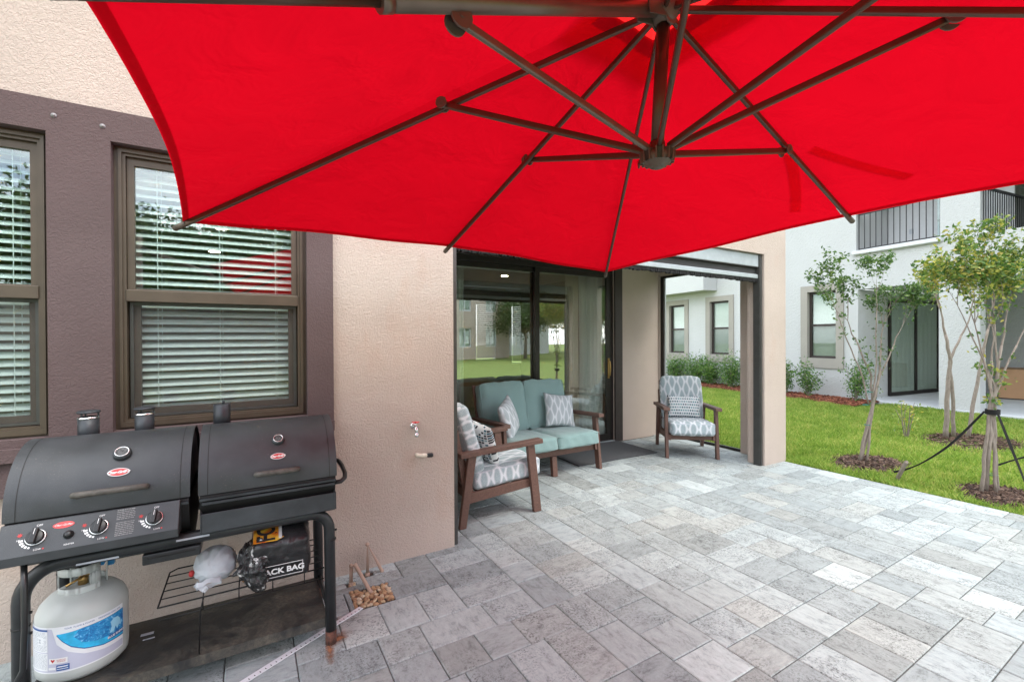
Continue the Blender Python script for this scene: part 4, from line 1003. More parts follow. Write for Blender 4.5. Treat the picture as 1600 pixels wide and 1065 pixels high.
lid_parts(-.200, .378, .862, .118, .020, .200, 45, 27, 11.5, .0205)
# lower barrel halves
for (x0, x1) in ((-.797, -.234), (-.195, .373)):
    mb = MB(); A = [(CY-(RL-.008), .845)]+arc(RL-.008, 0, -180, 26)+[(CY+(RL-.008), .845)]
    n = len(A); vs = []
    for x in (x0, x1): vs += [(x, p[0], p[1]) for p in A]
    mb.add(vs, [(i, i+1, n+i+1, n+i) for i in range(n-1)], True); mb.add(vs, [tuple(range(n)), tuple(range(2*n-1, n-1, -1))]); gb(mb, 'firebox', 'black_in')
    mb = MB(); mb.beam((x0, CY-RL-.003, .842), (x1, CY-RL-.003, .842), .008, .010); gb(mb, 'rim', 'black_metal')
# ash pan front of the right barrel
mb = MB(); mb.prism([(2.392, .782), (2.386, .782), (2.378, .700), (2.39, .694), (2.60, .64), (2.60, .648), (2.392, .702)], -.187, .366, 'x'); mb.prism([(2.392, .782), (2.386, .782), (2.378, .70), (2.60, .64), (2.62, .8)], .3665, .3715, 'x'); mb.prism([(2.392, .782), (2.386, .782), (2.378, .70), (2.60, .64), (2.62, .8)], -.1925, -.1875, 'x')
mb.beam((-.187, 2.40, .823), (.366, 2.40, .823), .012, .012); gb(mb, 'front_shelf', 'black_metal', bevel=.002)
# control panel
pa, pb = Vector((0, 2.388, .862)), Vector((0, 2.318, .762)); pn = Vector((0, -(pa.z-pb.z), -(pb.y-pa.y)*-1)); 
pt = (pa-pb).normalized(); pn = Vector((0, -pt.z, pt.y))
mb = MB(); mb.prism([(pa.y, pa.z), (pb.y, pb.z), (pb.y+.003, pb.z-.035), (pb.y+.09, pb.z-.040), (pa.y+.05, pa.z-.01)], -.800, -.262, 'x'); cp = gb(mb, 'control_panel', 'lid_metal', bevel=.003)
PMx = Matrix((Vector((1, 0, 0)), pt, pn)).transposed().to_4x4(); PL = (pa-pb).length
def onp(x, f, lift=0): return Vector((x, 0, 0))+pb+pt*(PL*f)+pn*lift
def flat(mb, cx, f, pts, lift): c = onp(cx, f, lift); mb.add([c+Vector((1, 0, 0))*u+pt*v for u, v in pts], [tuple(range(len(pts)))])
def ringseg(mb, cx, f, r0, r1, a0, a1, n, lift):
    for k in range(n):
        q0, q1 = math.radians(a0+(a1-a0)*k/n), math.radians(a0+(a1-a0)*(k+1)/n)
        flat(mb, cx, f, [(r0*math.cos(q0), r0*math.sin(q0)), (r1*math.cos(q0), r1*math.sin(q0)), (r1*math.cos(q1), r1*math.sin(q1)), (r0*math.cos(q1), r0*math.sin(q1))], lift)
KN = (-.697, -.518, -.345)
for i, kx in enumerate(KN):
    f = .50
    mb = MB(); mb.lathe([(.0295, .001), (.0295, .004), (.028, .006), (.026, .006)], onp(kx, f), 28, PMx); kr = gb(mb, 'knob_ring', 'chrome', cp)
    mb = MB(); mb.lathe([(.0265, .001), (.026, .013), (.0235, .018), (0, .019)], onp(kx, f), 28, PMx)
    c = onp(kx, f); mb.box(-.0085, .0085, -.027, .027, .014, .034, Matrix.Translation(c) @ PMx @ Matrix.Rotation(-.10, 4, 'Z')); kb = gb(mb, 'knob', 'plastic', cp, bevel=.0025)
    mb = MB(); mb.box(-.0008, .0008, .004, .025, .0342, .0345, Matrix.Translation(c) @ PMx @ Matrix.Rotation(-.10, 4, 'Z')); gb(mb, 'pointer', 'ink_white', kb)
    mb = MB()
    for j, a in enumerate((188, 203, 218, 233, 248)): ringseg(mb, kx, f, .034, .034+.012*(1-.11*j), a-5, a+5, 2, .0009)
    gb(mb, 'heat_scale', 'ink_white', cp)
    T = lambda x, ff: Matrix.Translation(onp(x, ff, .0006)+GO) @ PMx
    text_mesh('lettering', 'OFF', .010, 'ink_white', cp, T(kx+.004, f+.36), extrude=.0002)
    text_mesh('lettering', 'LOW', .009, 'ink_white', cp, T(kx+.010, f-.37), extrude=.0002)
    text_mesh('lettering', 'HI', .009, 'ink_white', cp, T(kx-.047, f-.02), extrude=.0002)
    mb = MB(); n = 14; flat(mb, kx-.045, f+.13, [(.009*math.cos(2*PI*k/n)*(1 if k % 2 else .45), .009*math.sin(2*PI*k/n)*(1 if k % 2 else .45)) for k in range(n)], .0009)
    flat(mb, kx+.026, f-.37, [(.003*math.cos(2*PI*k/8), .003*math.sin(2*PI*k/8)) for k in range(8)], .0009); gb(mb, 'flame_mark', 'ink_red', cp)
mb = MB(); mb.lathe([(.0155, 0), (.0155, .004), (.011, .007), (.011, .013), (.008, .016), (0, .016)], onp(-.605, .42), 20, PMx); gb(mb, 'igniter_button', 'plastic', cp)
text_mesh('lettering', 'IGNITER', .008, 'ink_white', cp, Matrix.Translation(onp(-.600, .13, .0006)+GO) @ PMx, extrude=.0002)
mb = MB(); n = 28; flat(mb, -.625, .76, [(.031*math.cos(2*PI*k/n), .0125*math.sin(2*PI*k/n)) for k in range(n)], .0008); pb_ = gb(mb, 'panel_badge', 'red_badge', cp)
text_mesh('script', 'Char-Griller', .0105, 'ink_white', pb_, Matrix.Translation(onp(-.625, .76, .0012)+GO) @ PMx, extrude=.0002, shear=.25)
mb = MB(); R = random.Random(4)
for k in range(15):
    y = .93-.058*k; x = -.468
    if k == 6: continue
    while x < -.413:
        l = R.uniform(.004, .012); e = min(x+l, -.410); c = onp(0, y, .0008)
        mb.add([c+Vector((x, 0, 0)), c+Vector((e, 0, 0)), c+Vector((e, 0, 0))+pt*(.0045 if k in (0,) else .0030), c+Vector((x, 0, 0))+pt*(.0045 if k == 0 else .0030)], [(0, 1, 2, 3)]); x = e+.0016
gb(mb, 'instruction_print', 'print_grey', cp)
# smoke stacks
for i, x in enumerate((-.645, -.442, -.126)):
    mb = MB(); r = .038; y = CY+.115; z0, z1 = 1.08, 1.205
    if i == 2:
        mb.lathe([(r, z0), (r, z1+.012), (r-.004, z1+.012), (r-.004, z1+.008), (0, z1+.008)], (x, y, 0), 28); mb.lathe([(.006, z1+.012), (.006, z1+.028), (0, z1+.03)], (x+.006, y, 0), 8)
    else:
        mb.lathe([(r, z0), (r, z1-.012), (r-.004, z1-.012), (r-.004, z1-.05)], (x, y, 0), 28)
        mb.lathe([(r+.003, z1+.012), (r+.005, z1+.016), (r, z1+.022), (0, z1+.024)], (x, y, 0), 28)
        for a in (0, 2.1, 4.2): mb.box(x+r*.9*math.cos(a)-.003, x+r*.9*math.cos(a)+.003, y+r*.9*math.sin(a)-.003, y+r*.9*math.sin(a)+.003, z1-.03, z1+.014)
    gb(mb, 'smoke_stack', 'black_metal')
    if i < 2:
        mb = MB(); mb.lathe([(r+.001, z1-.0125), (r+.001, z1-.006), (r-.005, z1-.006)], (x, y, 0), 28, cap=False); gb(mb, 'stack_rim', 'chrome')
# tube frame: front and rear bent legs
def bent(y, r=.0265):
    zt = .675
    L = [(-.765, y, .02)]; L += [(-.765, y, zt-.13)]
    for k in range(1, 9): a = math.radians(k*11.25); L.append((-.765+.13-.13*math.cos(a), y, zt-.13+.13*math.sin(a)))
    L.append((.345-.09, y, zt))
    for k in range(1, 9): a = math.radians(90-k*11.25); L.append((.345-.09+.09*math.cos(a), y, zt-.09+.09*math.sin(a)))
    L.append((.350, y, .07)); return L
for y in (2.435, 2.90):
    mb = MB(); mb.tube(bent(y), .0265, 14); fr = gb(mb, 'leg_frame', 'black_tube')
    mb = MB(); mb.tube([(.350, y, .068), (.350, y, .002)], .0268, 14); gb(mb, 'foot', 'rusty', fr)
    for (x, z) in ((.350, .528), (-.765, .448)): mb = MB(); mb.tube([(x, y, z), (x, y, z+.008)], .0272, 14); gb(mb, 'tube_collar', 'black_in', fr)
    for (x, z) in ((.350, .575), (-.765, .50), (-.765, .42)): mb = MB(); mb.tube([(x, y, z), (x+.031, y, z)], .006, 8); gb(mb, 'bolt', 'black_in', fr)
for x in (-.765, .350):
    mb = MB(); mb.tube([(x, 2.44, .135), (x, 2.90, .135)], .012, 8); gb(mb, 'cross_bar', 'black_tube')
    mb = MB(); mb.tube([(x*.8, 2.44, .675), (x*.8, 2.90, .675)], .014, 8); gb(mb, 'cross_bar', 'black_tube')
mb = MB(); mb.beam((-.70, 2.445, .645), (.20, 2.445, .655), .02, .012); gb(mb, 'cross_bar', 'black_tube')
for q in ((-.60, -.47, .656, .663), (-.28, -.16, .676, .684)):
    mb = MB(); mb.box(q[0], q[1], 2.4055, 2.4075, q[2], q[3]); gb(mb, 'scraped_label', 'label_grey')
# grease tray under the left barrel
mb = MB(); mb.box(-.40, -.195, 2.43, 2.60, .59, .635); mb.cur = 1; mb.box(-.385, -.21, 2.4285, 2.44, .612, .6275); gb(mb, 'grease_tray', ['black_tube', 'black_in'], bevel=.006)
# bottom shelf
mb = MB(); mb.box(-.75, .335, 2.445, 2.885, .128, .132); mb.box(-.75, .335, 2.440, 2.4445, .088, .1325); mb.box(-.75, .335, 2.8855, 2.889, .090, .132); gb(mb, 'bottom_shelf', 'shelf')
for q in ((-.46, -.41, 2.74, 2.76), (-.445, -.40, 2.70, 2.708)):
    mb = MB(); mb.box(*q, .1325, .134); gb(mb, 'shelf_slot', 'label_grey')
# wire rack
mb = MB(); rz = .385; X0, X1, Y0_, Y1_ = -.352, .322, 2.455, 2.830
mb.tube([(X0, Y0_, rz), (X0, Y1_-.03, rz), (X0+.03, Y1_, rz), (X1, Y1_, rz)], .0036, 6); mb.tube([(X0, Y0_, rz), (X1, Y0_, rz)], .0036, 6); mb.tube([(X0+.001, Y0_, rz-.055), (X1, Y0_, rz-.055)], .003, 6)
for y in (2.53, 2.605, 2.68, 2.755): mb.tube([(X0, y, rz), (X1, y, rz)], .0026, 6)
for x in (-.19, -.05, .09, .23): mb.tube([(x, Y1_, rz-.004), (x, Y0_, rz-.004), (x, Y0_, rz-.055)], .0026, 6)
mb.tube([(-.187, 2.455, rz), (-.20, 2.45, rz-.06), (-.205, 2.45, .135)], .0032, 6)
gb(mb, 'wire_rack', 'wire')
# side push handle
mb = MB(); hz = .846
mb.tube([(.366, 2.455, hz-.035), (.405, 2.450, hz-.032), (.428, 2.470, hz-.022), (.436, 2.510, hz-.01), (.436, 2.60, hz+.01), (.430, 2.66, hz+.02), (.410, 2.69, hz+.026), (.366, 2.70, hz+.03)], .0115, 10)
gb(mb, 'side_handle', 'black_tube')
# gas hose from the panel to the tank
mb = MB(); mb.tube([(-.735, 2.37, .73), (-.722, 2.33, .64), (-.716, 2.31, .50), (-.727, 2.33, .34), (-.775, 2.37, .24), (-.86, 2.36, .17), (-.96, 2.32, .12)], .0095, 10); gb(mb, 'gas_hose', 'plastic')

# ------------------------------------------------------------------ propane tank
TX, TY, TZ = -.640, 2.660, .1335
tk = thing('propane_tank', 'pale grey propane cylinder with a blue and lilac label standing on the grill shelf', 'propane tank', (TX, TY, TZ))
mb = MB(); RT = .152
mb.lathe([(.10, 0), (.128, .0), (.1495, .022), (RT, .05), (RT, .235), (.1495, .262), (.138, .292), (.112, .320), (.075, .338), (.03, .345), (0, .346)], seg=56); mb.build('cylinder', 'tank', tk)
def col_pt(a, z, r=.098): return (r*math.cos(a), r*math.sin(a), z)
mb = MB()
def band(a0, a1, z0, z1, r=.098, th=.004, n=24):
    for k in range(n):
        q0, q1 = a0+(a1-a0)*k/n, a0+(a1-a0)*(k+1)/n
        vs = [col_pt(q, z, rr) for q in (q0, q1) for z in (z0, z1) for rr in (r, r-th)]
        mb.add(vs, [(0, 1, 3, 2), (4, 6, 7, 5), (0, 4, 5, 1), (2, 3, 7, 6), (0, 2, 6, 4), (1, 5, 7, 3)], True)
F0 = math.radians(-110)          # the face turned to the camera
r_ = .080
band(F0-1.15, F0+1.35, .320, .360, r_); band(F0-1.15, F0+1.35, .412, .445, r_); band(F0-1.15, F0-.80, .3605, .4115, r_); band(F0+.85, F0+1.35, .3605, .4115, r_)
band(F0+2.0, F0+4.3, .330, .362, r_); band(F0+2.0, F0+4.3, .415, .452, r_); band(F0+2.0, F0+2.3, .362, .415, r_); band(F0+3.9, F0+4.3, .362, .415, r_)
mb.build('collar', 'tank', tk, recalc='weld')
mb = MB(); mb.lathe([(.018, .34), (.018, .375), (.012, .38), (.012, .41)], seg=16); mb.tube([(0, 0, .39), (.055, -.02, .395)], .012, 10); mb.tube([(.01, -.01, .385), (-.045, -.045, .365)], .005, 8); v_ = mb.build('valve', 'brass', tk)
mb = MB(); mb.lathe([(.028, .408), (.030, .416), (.028, .424), (0, .425)], (0, 0, 0), 14); mb.build('hand_wheel', 'plastic', v_)
mb = MB(); mb.box(.035, .065, .02, .05, .40, .445); mb.box(.07, .095, .045, .07, .385, .43); mb.build('plug', 'blue_plastic', v_, bevel=.004)
# wrap label: curved patches; angle measured from the camera-facing line, to the right positive
def cyl(u, z, r): a = F0+u/RT; return Vector((r*math.cos(a), r*math.sin(a), z))
def patch(mb, poly, r):
    """poly in (arc length u, z); triangulated in strips along u"""
    bm = bmesh.new(); vs = [bm.verts.new((p[0], p[1], 0)) for p in poly]; bm.faces.new(vs)
    umin = min(p[0] for p in poly); umax = max(p[0] for p in poly); k = umin+.008
    while k < umax:
        bmesh.ops.bisect_plane(bm, geom=bm.verts[:]+bm.edges[:]+bm.faces[:], plane_co=(k, 0, 0), plane_no=(1, 0, 0)); k += .008
    bm.verts.ensure_lookup_table(); bm.verts.index_update()
    mb.add([cyl(v.co.x, v.co.y, r) for v in bm.verts], [tuple(v.index for v in f.verts) for f in bm.faces], True); bm.free()
LZ0, LZ1 = .058, .246
lw = MB(); patch(lw, [(-.20, LZ0), (.235, LZ0), (.235, LZ1), (-.20, LZ1)], RT+.0008); lb = lw.build('label', 'label_white', tk, recalc=False)
lw = MB(); patch(lw, [(-.197, LZ0+.006), (.232, LZ0+.006), (.232, .092), (.155, .096), (.09, .112), (.040, .140), (.005, .175), (-.012, LZ1-.006), (-.197, LZ1-.006)], RT+.0014); lw.build('lilac_field', 'label_lilac', lb, recalc=False)
# sweeping blue picture field
arcp = [(.004, LZ1-.030), (.022, .190), (.05, .160), (.09, .136), (.15, .118), (.234, .112)]
lw = MB(); patch(lw, [(p[0], p[1]-.004) for p in arcp]+[(.234, LZ1-.020), (.09, LZ1-.024)], RT+.0018); lw.build('navy_edge', 'ink_blue', lb, recalc=False)
MT['cyan'] = plain('cyan_print', (.03, .42, .72), .4, var=.25, scale=30); MT['cyan_pale'] = plain('pale_cyan_print', (.32, .62, .80), .4, var=.1)
m = Mat('water_print'); n = m.noise(m.coord(), 55, 4, .7, 1.0); m.set('Base Color', m.ramp(n, [(.35, (.01, .10, .34)), (.55, (.02, .27, .58)), (.68, (.30, .62, .85)), (.75, (.02, .2, .5))])).set('Roughness', .35); MT['water'] = m.m
lw = MB(); patch(lw, arcp+[(.234, LZ1-.022), (.09, LZ1-.026)], RT+.0022); lw.build('cyan_field', 'cyan', lb, recalc=False)
lw = MB(); patch(lw, [(.058, .196), (.085, .162), (.13, .146), (.234, .138), (.234, LZ1-.024), (.075, LZ1-.028)], RT+.0026); lw.build('water_field', 'water', lb, recalc=False)
lw = MB(); patch(lw, [(.172, .150), (.180, .175), (.176, .195), (.188, .206), (.206, .204), (.218, .188), (.222, .160), (.210, .166), (.204, .150), (.196, .168), (.190, .150)], RT+.0030); lw.build('splash_shape', 'cyan_pale', lb, recalc=False)
def wrap(u0, z0, r): return lambda c: cyl(u0+c.x, z0+c.y, r+c.z)
text_mesh('lettering', 'YOUR  FLAME & POWER  \u00b7  PREFERRED GRILL GAS', .0085, 'ink_blue', lb, fn=wrap(.125, LZ1-.011, RT+.0016), extrude=.0001)
lw = MB(); patch(lw, [(.168, .125), (.234, .122), (.234, .140), (.168, .143)], RT+.0034); lw.build('name_bar', 'ink_blue', lb, recalc=False)
text_mesh('lettering', 'BLUE RHINO', .0125, 'ink_white', lb, fn=wrap(.200, .1325, RT+.0038), extrude=.0001, bold=.0004)
lw = MB(); patch(lw, [(-.125, LZ0+.012), (-.028, LZ0+.012), (-.028, .142), (-.125, .142)], RT+.0022); patch(lw, [(-.125, .145), (-.028, .145), (-.028, LZ1-.016), (-.125, LZ1-.016)], RT+.0022); lw.build('warning_box', 'label_white', lb, recalc=False)
lw = MB(); R = random.Random(8); patch(lw, [(-.125, LZ1-.015), (-.028, LZ1-.015), (-.028, LZ1-.008), (-.125, LZ1-.008)], RT+.0024); lw.build('warning_heading', 'ink_blue', lb, recalc=False)
lw = MB(); z = LZ1-.022
while z > LZ0+.016:
    if not (.140 < z < .149):
        x = -.122
        while x < -.034:
            l = R.uniform(.004, .016); e = min(x+l, -.031)
            if not (.176 < z < .206 and -.078 < x < -.05): patch(lw, [(x, z), (e, z), (e, z+.0022), (x, z+.0022)], RT+.0026)
            x = e+.003
    z -= .0052
patch(lw, [(-.070, .182), (-.056, .182), (-.062, .19), (-.056, .198), (-.070, .198), (-.064, .19)], RT+.0026); lw.build('warning_print', 'label_grey', lb, recalc=False)
lw = MB(); patch(lw, [(-.022, .098), (.040, .098), (.040, .120), (-.022, .120)], RT+.0024); pb2 = lw.build('partner_box', 'ink_white', lb, recalc=False)
lw = MB(); patch(lw, [(-.017, .114), (-.012, .117), (-.008, .113), (-.003, .117), (-.001, .112), (-.009, .102)], RT+.0028); lw.build('heart', 'ink_red', lb, recalc=False)
text_mesh('lettering', 'AMERICAN\nPROPANE', .0062, 'ink_red', lb, fn=wrap(.020, .109, RT+.0028), extrude=.0001)
lw = MB(); patch(lw, [(.004, LZ0+.010), (.046, LZ0+.010), (.046, .092), (.004, .092)], RT+.0026); lw.build('blue_box', 'ink_blue', lb, recalc=False)
lw = MB(); patch(lw, [(-.024, LZ0+.016), (.001, LZ0+.016), (.001, .084), (-.024, .084)], RT+.0026); patch(lw, [(.008, .084), (.042, .084), (.042, .0865), (.008, .0865)], RT+.003); patch(lw, [(.006, .082), (.040, .082), (.040, .0845), (.006, .0845)], RT+.003); patch(lw, [(.006, .074), (.042, .074), (.042, .0765), (.006, .0765)], RT+.003); lw.build('small_print', 'label_white', lb, recalc=False)

# ------------------------------------------------------------------ bags on the wire rack
def crumple(me, amp, sc, seed):
    from mathutils import noise
    for v in me.vertices:
        p = v.co*sc+Vector((seed, 0, 0)); n = noise.noise(p)*.6+noise.noise(p*2.3)*.3+abs(noise.noise(p*4.7))*-.25
        v.co += v.co.normalized()*amp*n
# charcoal bag: a block with softened edges lying on its side, printed end towards the camera
cb = thing('charcoal_bag', 'black charcoal bag printed with flames and the words BLACK BAG on the wire rack', 'charcoal bag', (.135, 2.61, rz+.004), -.04)
cb.rotation_euler = (.22, 0, -.04); cb.location.z += .03
me = soft_box(.245, .36, .205, 22, .020, .010, 3, .004); crumple(me, .014, 9, 4); crumple(me, .010, 28, 6)
body = mesh_obj('bag_body', me, 'bag_black', cb, (0, 0, .106)); body.rotation_euler = (0, 0, 0)
mb = MB(); W_ = [(-.088, -.040), (.100, -.040), (.100, .020), (-.088, .020)]
yf = -.196
def fr_(mb, x0, x1, z0, z1, y, t=.0022):
    for (a, b, c, d) in ((x0, x1, z0, z0+t), (x0, x1, z1-t, z1), (x0, x0+t, z0+t, z1-t), (x1-t, x1, z0+t, z1-t)): mb.box(a, b, y, y+.001, c, d)
fr_(mb, -.110, .092, .040, .105, yf); mb.build('printed_border', 'ink_white', cb)
text_mesh('lettering', 'BLACK BAG', .040, 'ink_white', cb, Matrix.Translation((-.008, yf, .071)) @ Matrix.Rotation(PI/2, 4, 'X'), bold=.0012)
# top face print: flames, rotated name and ring emblem
mb = MB(); n = 10
zt = .2155
mb.add([(-.118, -.16, zt), (-.02, -.165, zt+.0005), (.03, -.13, zt+.0005), (.03, .15, zt), (-.118, .15, zt), (-.126, .15, .16), (-.128, -.15, .10)], [(0, 1, 2, 3, 4), (0, 4, 5, 6)]); mb.build('flame_panel', 'flame', cb, uv=True)
text_mesh('lettering', 'FOGO', .105, 'ink_black', cb, Matrix.Translation((-.062, -.01, zt+.0014)) @ Matrix.Rotation(PI/2, 4, 'Z'), bold=.003)
mb = MB(); mb.box(-.012, .002, -.15, .15, zt+.0012, zt+.0022); mb.box(.020, .028, -.13, .15, zt+.0012, zt+.0022); mb.build('printed_band', 'ink_white', cb)
mb = MB(); mb.box(.0025, .0195, -.14, .15, zt+.0012, zt+.0020); mb.build('dark_band', 'ink_black', cb)
mb = MB(); mb.lathe([(.030, 0), (.036, 0)], (.062, .02, zt+.0015), 24, cap=False); mb.build('ring_emblem', 'ink_white', cb, recalc=False)
mb = MB(); mb.lathe([(.0, 0), (.029, 0)], (.062, .02, zt+.0013), 24); mb.build('emblem_field', 'flame', cb, recalc=False, uv=True)
# crumpled printed black bag beside it
bm = bmesh.new(); bmesh.ops.create_icosphere(bm, subdivisions=5, radius=.1)
for v in bm.verts:
    v.co.x *= .78; v.co.y *= 1.1; v.co.z *= 1.22
    v.co.x += .035*math.sin((v.co.z+.05)*14)+max(0, -v.co.z-.02)*.75
me = bpy.data.meshes.new('b'); bm.to_mesh(me); bm.free(); crumple(me, .050, 13, 2); crumple(me, .016, 40, 7)
for p in me.polygons: p.use_smooth = False
o = mesh_obj('crumpled_bag', me, 'bag_print', None, (-.012, 2.475, rz+.092), (-.25, .0, .2)); tag(o, 'crumpled glossy black printed bag squeezed between the white bag and the charcoal bag', 'bag')
# white carrier bag with knotted handles
bm = bmesh.new(); bmesh.ops.create_icosphere(bm, subdivisions=5, radius=.088)
for v in bm.verts:
    v.co.x *= 1.02; v.co.y *= 1.05; v.co.z *= .92
    k_ = max(0, -v.co.y-.03)*7; v.co.x *= 1-.55*min(1, k_); v.co.z = v.co.z*(1-.6*min(1, k_))-.03*min(1, k_)
me = bpy.data.meshes.new('w'); bm.to_mesh(me); bm.free(); 
for v in me.vertices:
    a = math.atan2(v.co.z, v.co.x); q = min(1, max(0, (.06-v.co.y)/.12)); v.co.x *= 1+.055*q*math.sin(a*13+v.co.y*22); v.co.z *= 1+.055*q*math.sin(a*13+v.co.y*22)
crumple(me, .016, 11, 3); crumple(me, .005, 30, 1)
wb = mesh_obj('carrier_bag', me, 'bag_white', None, (-.148, 2.60, rz+.082), (0, 0, -.35)); tag(wb, 'knotted white plastic carrier bag on the left end of the wire rack', 'bag')
md = wb.modifiers.new('t', 'SOLIDIFY'); md.thickness = .001
for p in me.polygons: p.use_smooth = True
mb = MB(); mb.smooth = True
for (c, a, rr) in (((.015, -.105, -.045), .5, .040), ((-.02, -.10, -.062), -.7, .034)):
    vs = []; n = 18
    for k in range(n):
        q = 2*PI*k/n
        for w_ in (-.011, .011):
            p = Vector((rr*1.25*math.cos(q), w_, rr*.55*math.sin(q))); p = Matrix.Rotation(a, 3, 'Z') @ Matrix.Rotation(.7, 3, 'X') @ p
            vs.append(Vector(c)+p+Vector((0, 0, .004*math.sin(q*5))))
    mb.add(vs, [(2*k, 2*((k+1) % n), 2*((k+1) % n)+1, 2*k+1) for k in range(n)])
mb.build('handles', 'bag_white', wb)
mb = MB(); mb.sphere((-.085, -.045, -.02), (.012, .012, .016)); mb.build('red_print', 'ink_red', wb)

# ------------------------------------------------------------------ small wall and floor fixtures
fa = thing('garden_faucet', 'weathered outdoor tap with a red handle on the beige wall', 'faucet', (1.001, 3.09, .935))
mb = MB(); mb.lathe([(.022, 0), (.022, .004), (.012, .006)], seg=16, Mx=Matrix.Rotation(PI/2, 4, 'X')); mb.tube([(0, 0, 0), (0, -.05, 0), (0, -.065, -.012), (0, -.070, -.045)], [.011, .012, .013, .011], 12); mb.tube([(0, -.070, -.040), (0, -.071, -.066)], .0145, 12)
mb.tube([(0, -.042, .0), (0, -.048, .030)], .008, 10); mb.build('tap_body', 'chrome', fa)
mb = MB(); n = 5
for k in range(n): a = 2*PI*k/n; mb.sphere((.020*math.cos(a), -.050+.020*math.sin(a)*.9, .033), (.010, .010, .004), 8, 5)
mb.lathe([(.012, .029), (.012, .037), (0, .038)], (0, -.05, 0), 10); mb.build('tap_handle', 'red_badge', fa)
pp = thing('hose_adapter_pipe', 'short ivory pipe stub with a dark threaded end below the tap', 'pipe stub', (1.030, 3.09, .727))
mb = MB(); mb.tube([(-.008, 0, 0), (.0, -.03, .002), (.02, -.05, .002), (.055, -.062, 0)], .0125, 12); mb.tube([(.015, -.048, .0015), (.040, -.058, .001)], .0155, 12); mb.build('pipe', 'ivory', pp)
mb = MB()
for k in range(4): mb.tube([(.055+k*.008, -.062-k*.002, 0), (.0605+k*.008, -.0635-k*.002, 0)], .0165, 12)
mb.tube([(.05, -.06, 0), (.092, -.071, 0)], .013, 12); mb.build('threaded_end', 'plastic', pp)
# two bent drain pipes by the wall (painted like the wall)
def bentpipe(label, pts, loc):
    o = thing('drain_pipe', label, 'pipe', loc); mb = MB(); mb.tube([tuple(Vector(p)-Vector(loc)) for p in pts], .0115, 12)
    for p in pts[1:-1]: mb.sphere(Vector(p)-Vector(loc), .0135, 12, 8)
    mb.build('pipe', 'pvc_beige', o)
    mb = MB(); mb.tube([Vector(pts[0])-Vector(loc)+Vector((0, 0, .0)), Vector(pts[0])-Vector(loc)+Vector((0, 0, .03))], .015, 12); mb.build('socket', 'pvc_beige', o)
bentpipe('taller painted pipe bending from the wall down into the pavers', [(.752, 3.02, -.02), (.752, 3.005, .008), (.664, 3.025, .196), (.664, 3.025, -.02)][::-1], (.664, 3.025, 0))
bentpipe('shorter painted pipe arching down into the pebble pocket', [(.545, 2.957, -.02), (.548, 2.957, .115), (.570, 2.94, .120), (.632, 2.80, .0), (.632, 2.80, -.03)], (.545, 2.957, 0))
# pebbles in the paver gap
R = random.Random(21); protos = []
for k in range(5):
    bm = bmesh.new(); bmesh.ops.create_icosphere(bm, subdivisions=2, radius=1); me = bpy.data.meshes.new('river_stone'); bm.to_mesh(me); bm.free(); crumple(me, .35, 1.1, k*7); me.materials.append(MT['stone'])
    for p in me.polygons: p.use_smooth = True
    protos.append(me)
pos = []
def put_stone(x, y, z, s):
    o = bpy.data.objects.new('river_stone', protos[R.randrange(5)]); COL.objects.link(o); o.location = (x, y, z); o.scale = (s*R.uniform(.9, 1.4), s*R.uniform(.7, 1.0), s*R.uniform(.55, .8)); o.rotation_euler = (R.uniform(-.6, .6), R.uniform(-.6, .6), R.uniform(0, 6.3))
    tag(o, 'small tan river pebble filling the gap in the pavers by the pipes', 'pebble', 'pebbles in the paver gap')
for i in range(9):
    for j in range(8):
        x = .53+i*.0255+R.uniform(-.008, .008); y = 2.672+j*.0255+R.uniform(-.008, .008)
        if (x-.632)**2+(y-2.80)**2 < .0004: continue
        put_stone(x, y, -.010+R.uniform(-.004, .010), R.uniform(.0125, .019))
for i in range(6): put_stone(.528+R.uniform(0, .04), 2.938+R.uniform(0, .04), -.010, .012)
# white slotted edging strip on the pavers
A_, B_ = Vector((.545, 2.655, 0)), Vector((-.16, 2.285, 0)); d = (B_-A_).normalized(); n_ = Vector((-d.y, d.x, 0)); L = (B_-A_).length
mb = MB(); mb.beam(A_+Vector((0, 0, .006)), B_+Vector((0, 0, .006)), .030, .003)
mb.cur = 1; k = .02
while k < L: c = A_+d*k; mb.beam(c+n_*.0145+Vector((0, 0, .0079)), c+n_*.001+Vector((0, 0, .0079)), .0035, .0006); k += .0255
mb.cur = 0; mb.beam(A_+n_*.0162+Vector((0, 0, .0075)), B_+n_*.0162+Vector((0, 0, .0075)), .0025, .006)
o = mb.build('edging_strip', ['strip', 'ink_black']); tag(o, 'thin white plastic strip with dark slots lying on the pavers by the grill', 'plastic strip')
# rust marks round the grill's foot
def decal(name, mat, c, rx, ry, rot, z):
    mb = MB(); n = 24; q = []
    for k in range(n): a = 2*PI*k/n; q.append(Vector((math.cos(a)*rx, math.sin(a)*ry, 0)))
    mb.add([(v.x, v.y, 0) for v in q], [tuple(range(n))]); o = mb.build(name, mat, loc=(c[0], c[1], z), rot=(0, 0, rot), recalc=False)
    uvl = o.data.uv_layers.new(name='UV').data
    for l in o.data.loops: v = o.data.vertices[l.vertex_index].co; uvl[l.index].uv = (v.x/rx, v.y/ry)
    return struct(o)
decal('rust_stain', 'rust_stain', (.385, 2.445), .085, .045, .5, .0028); decal('rust_stain', 'rust_stain', (.335, 2.37), .025, .12, -.1, .0032)

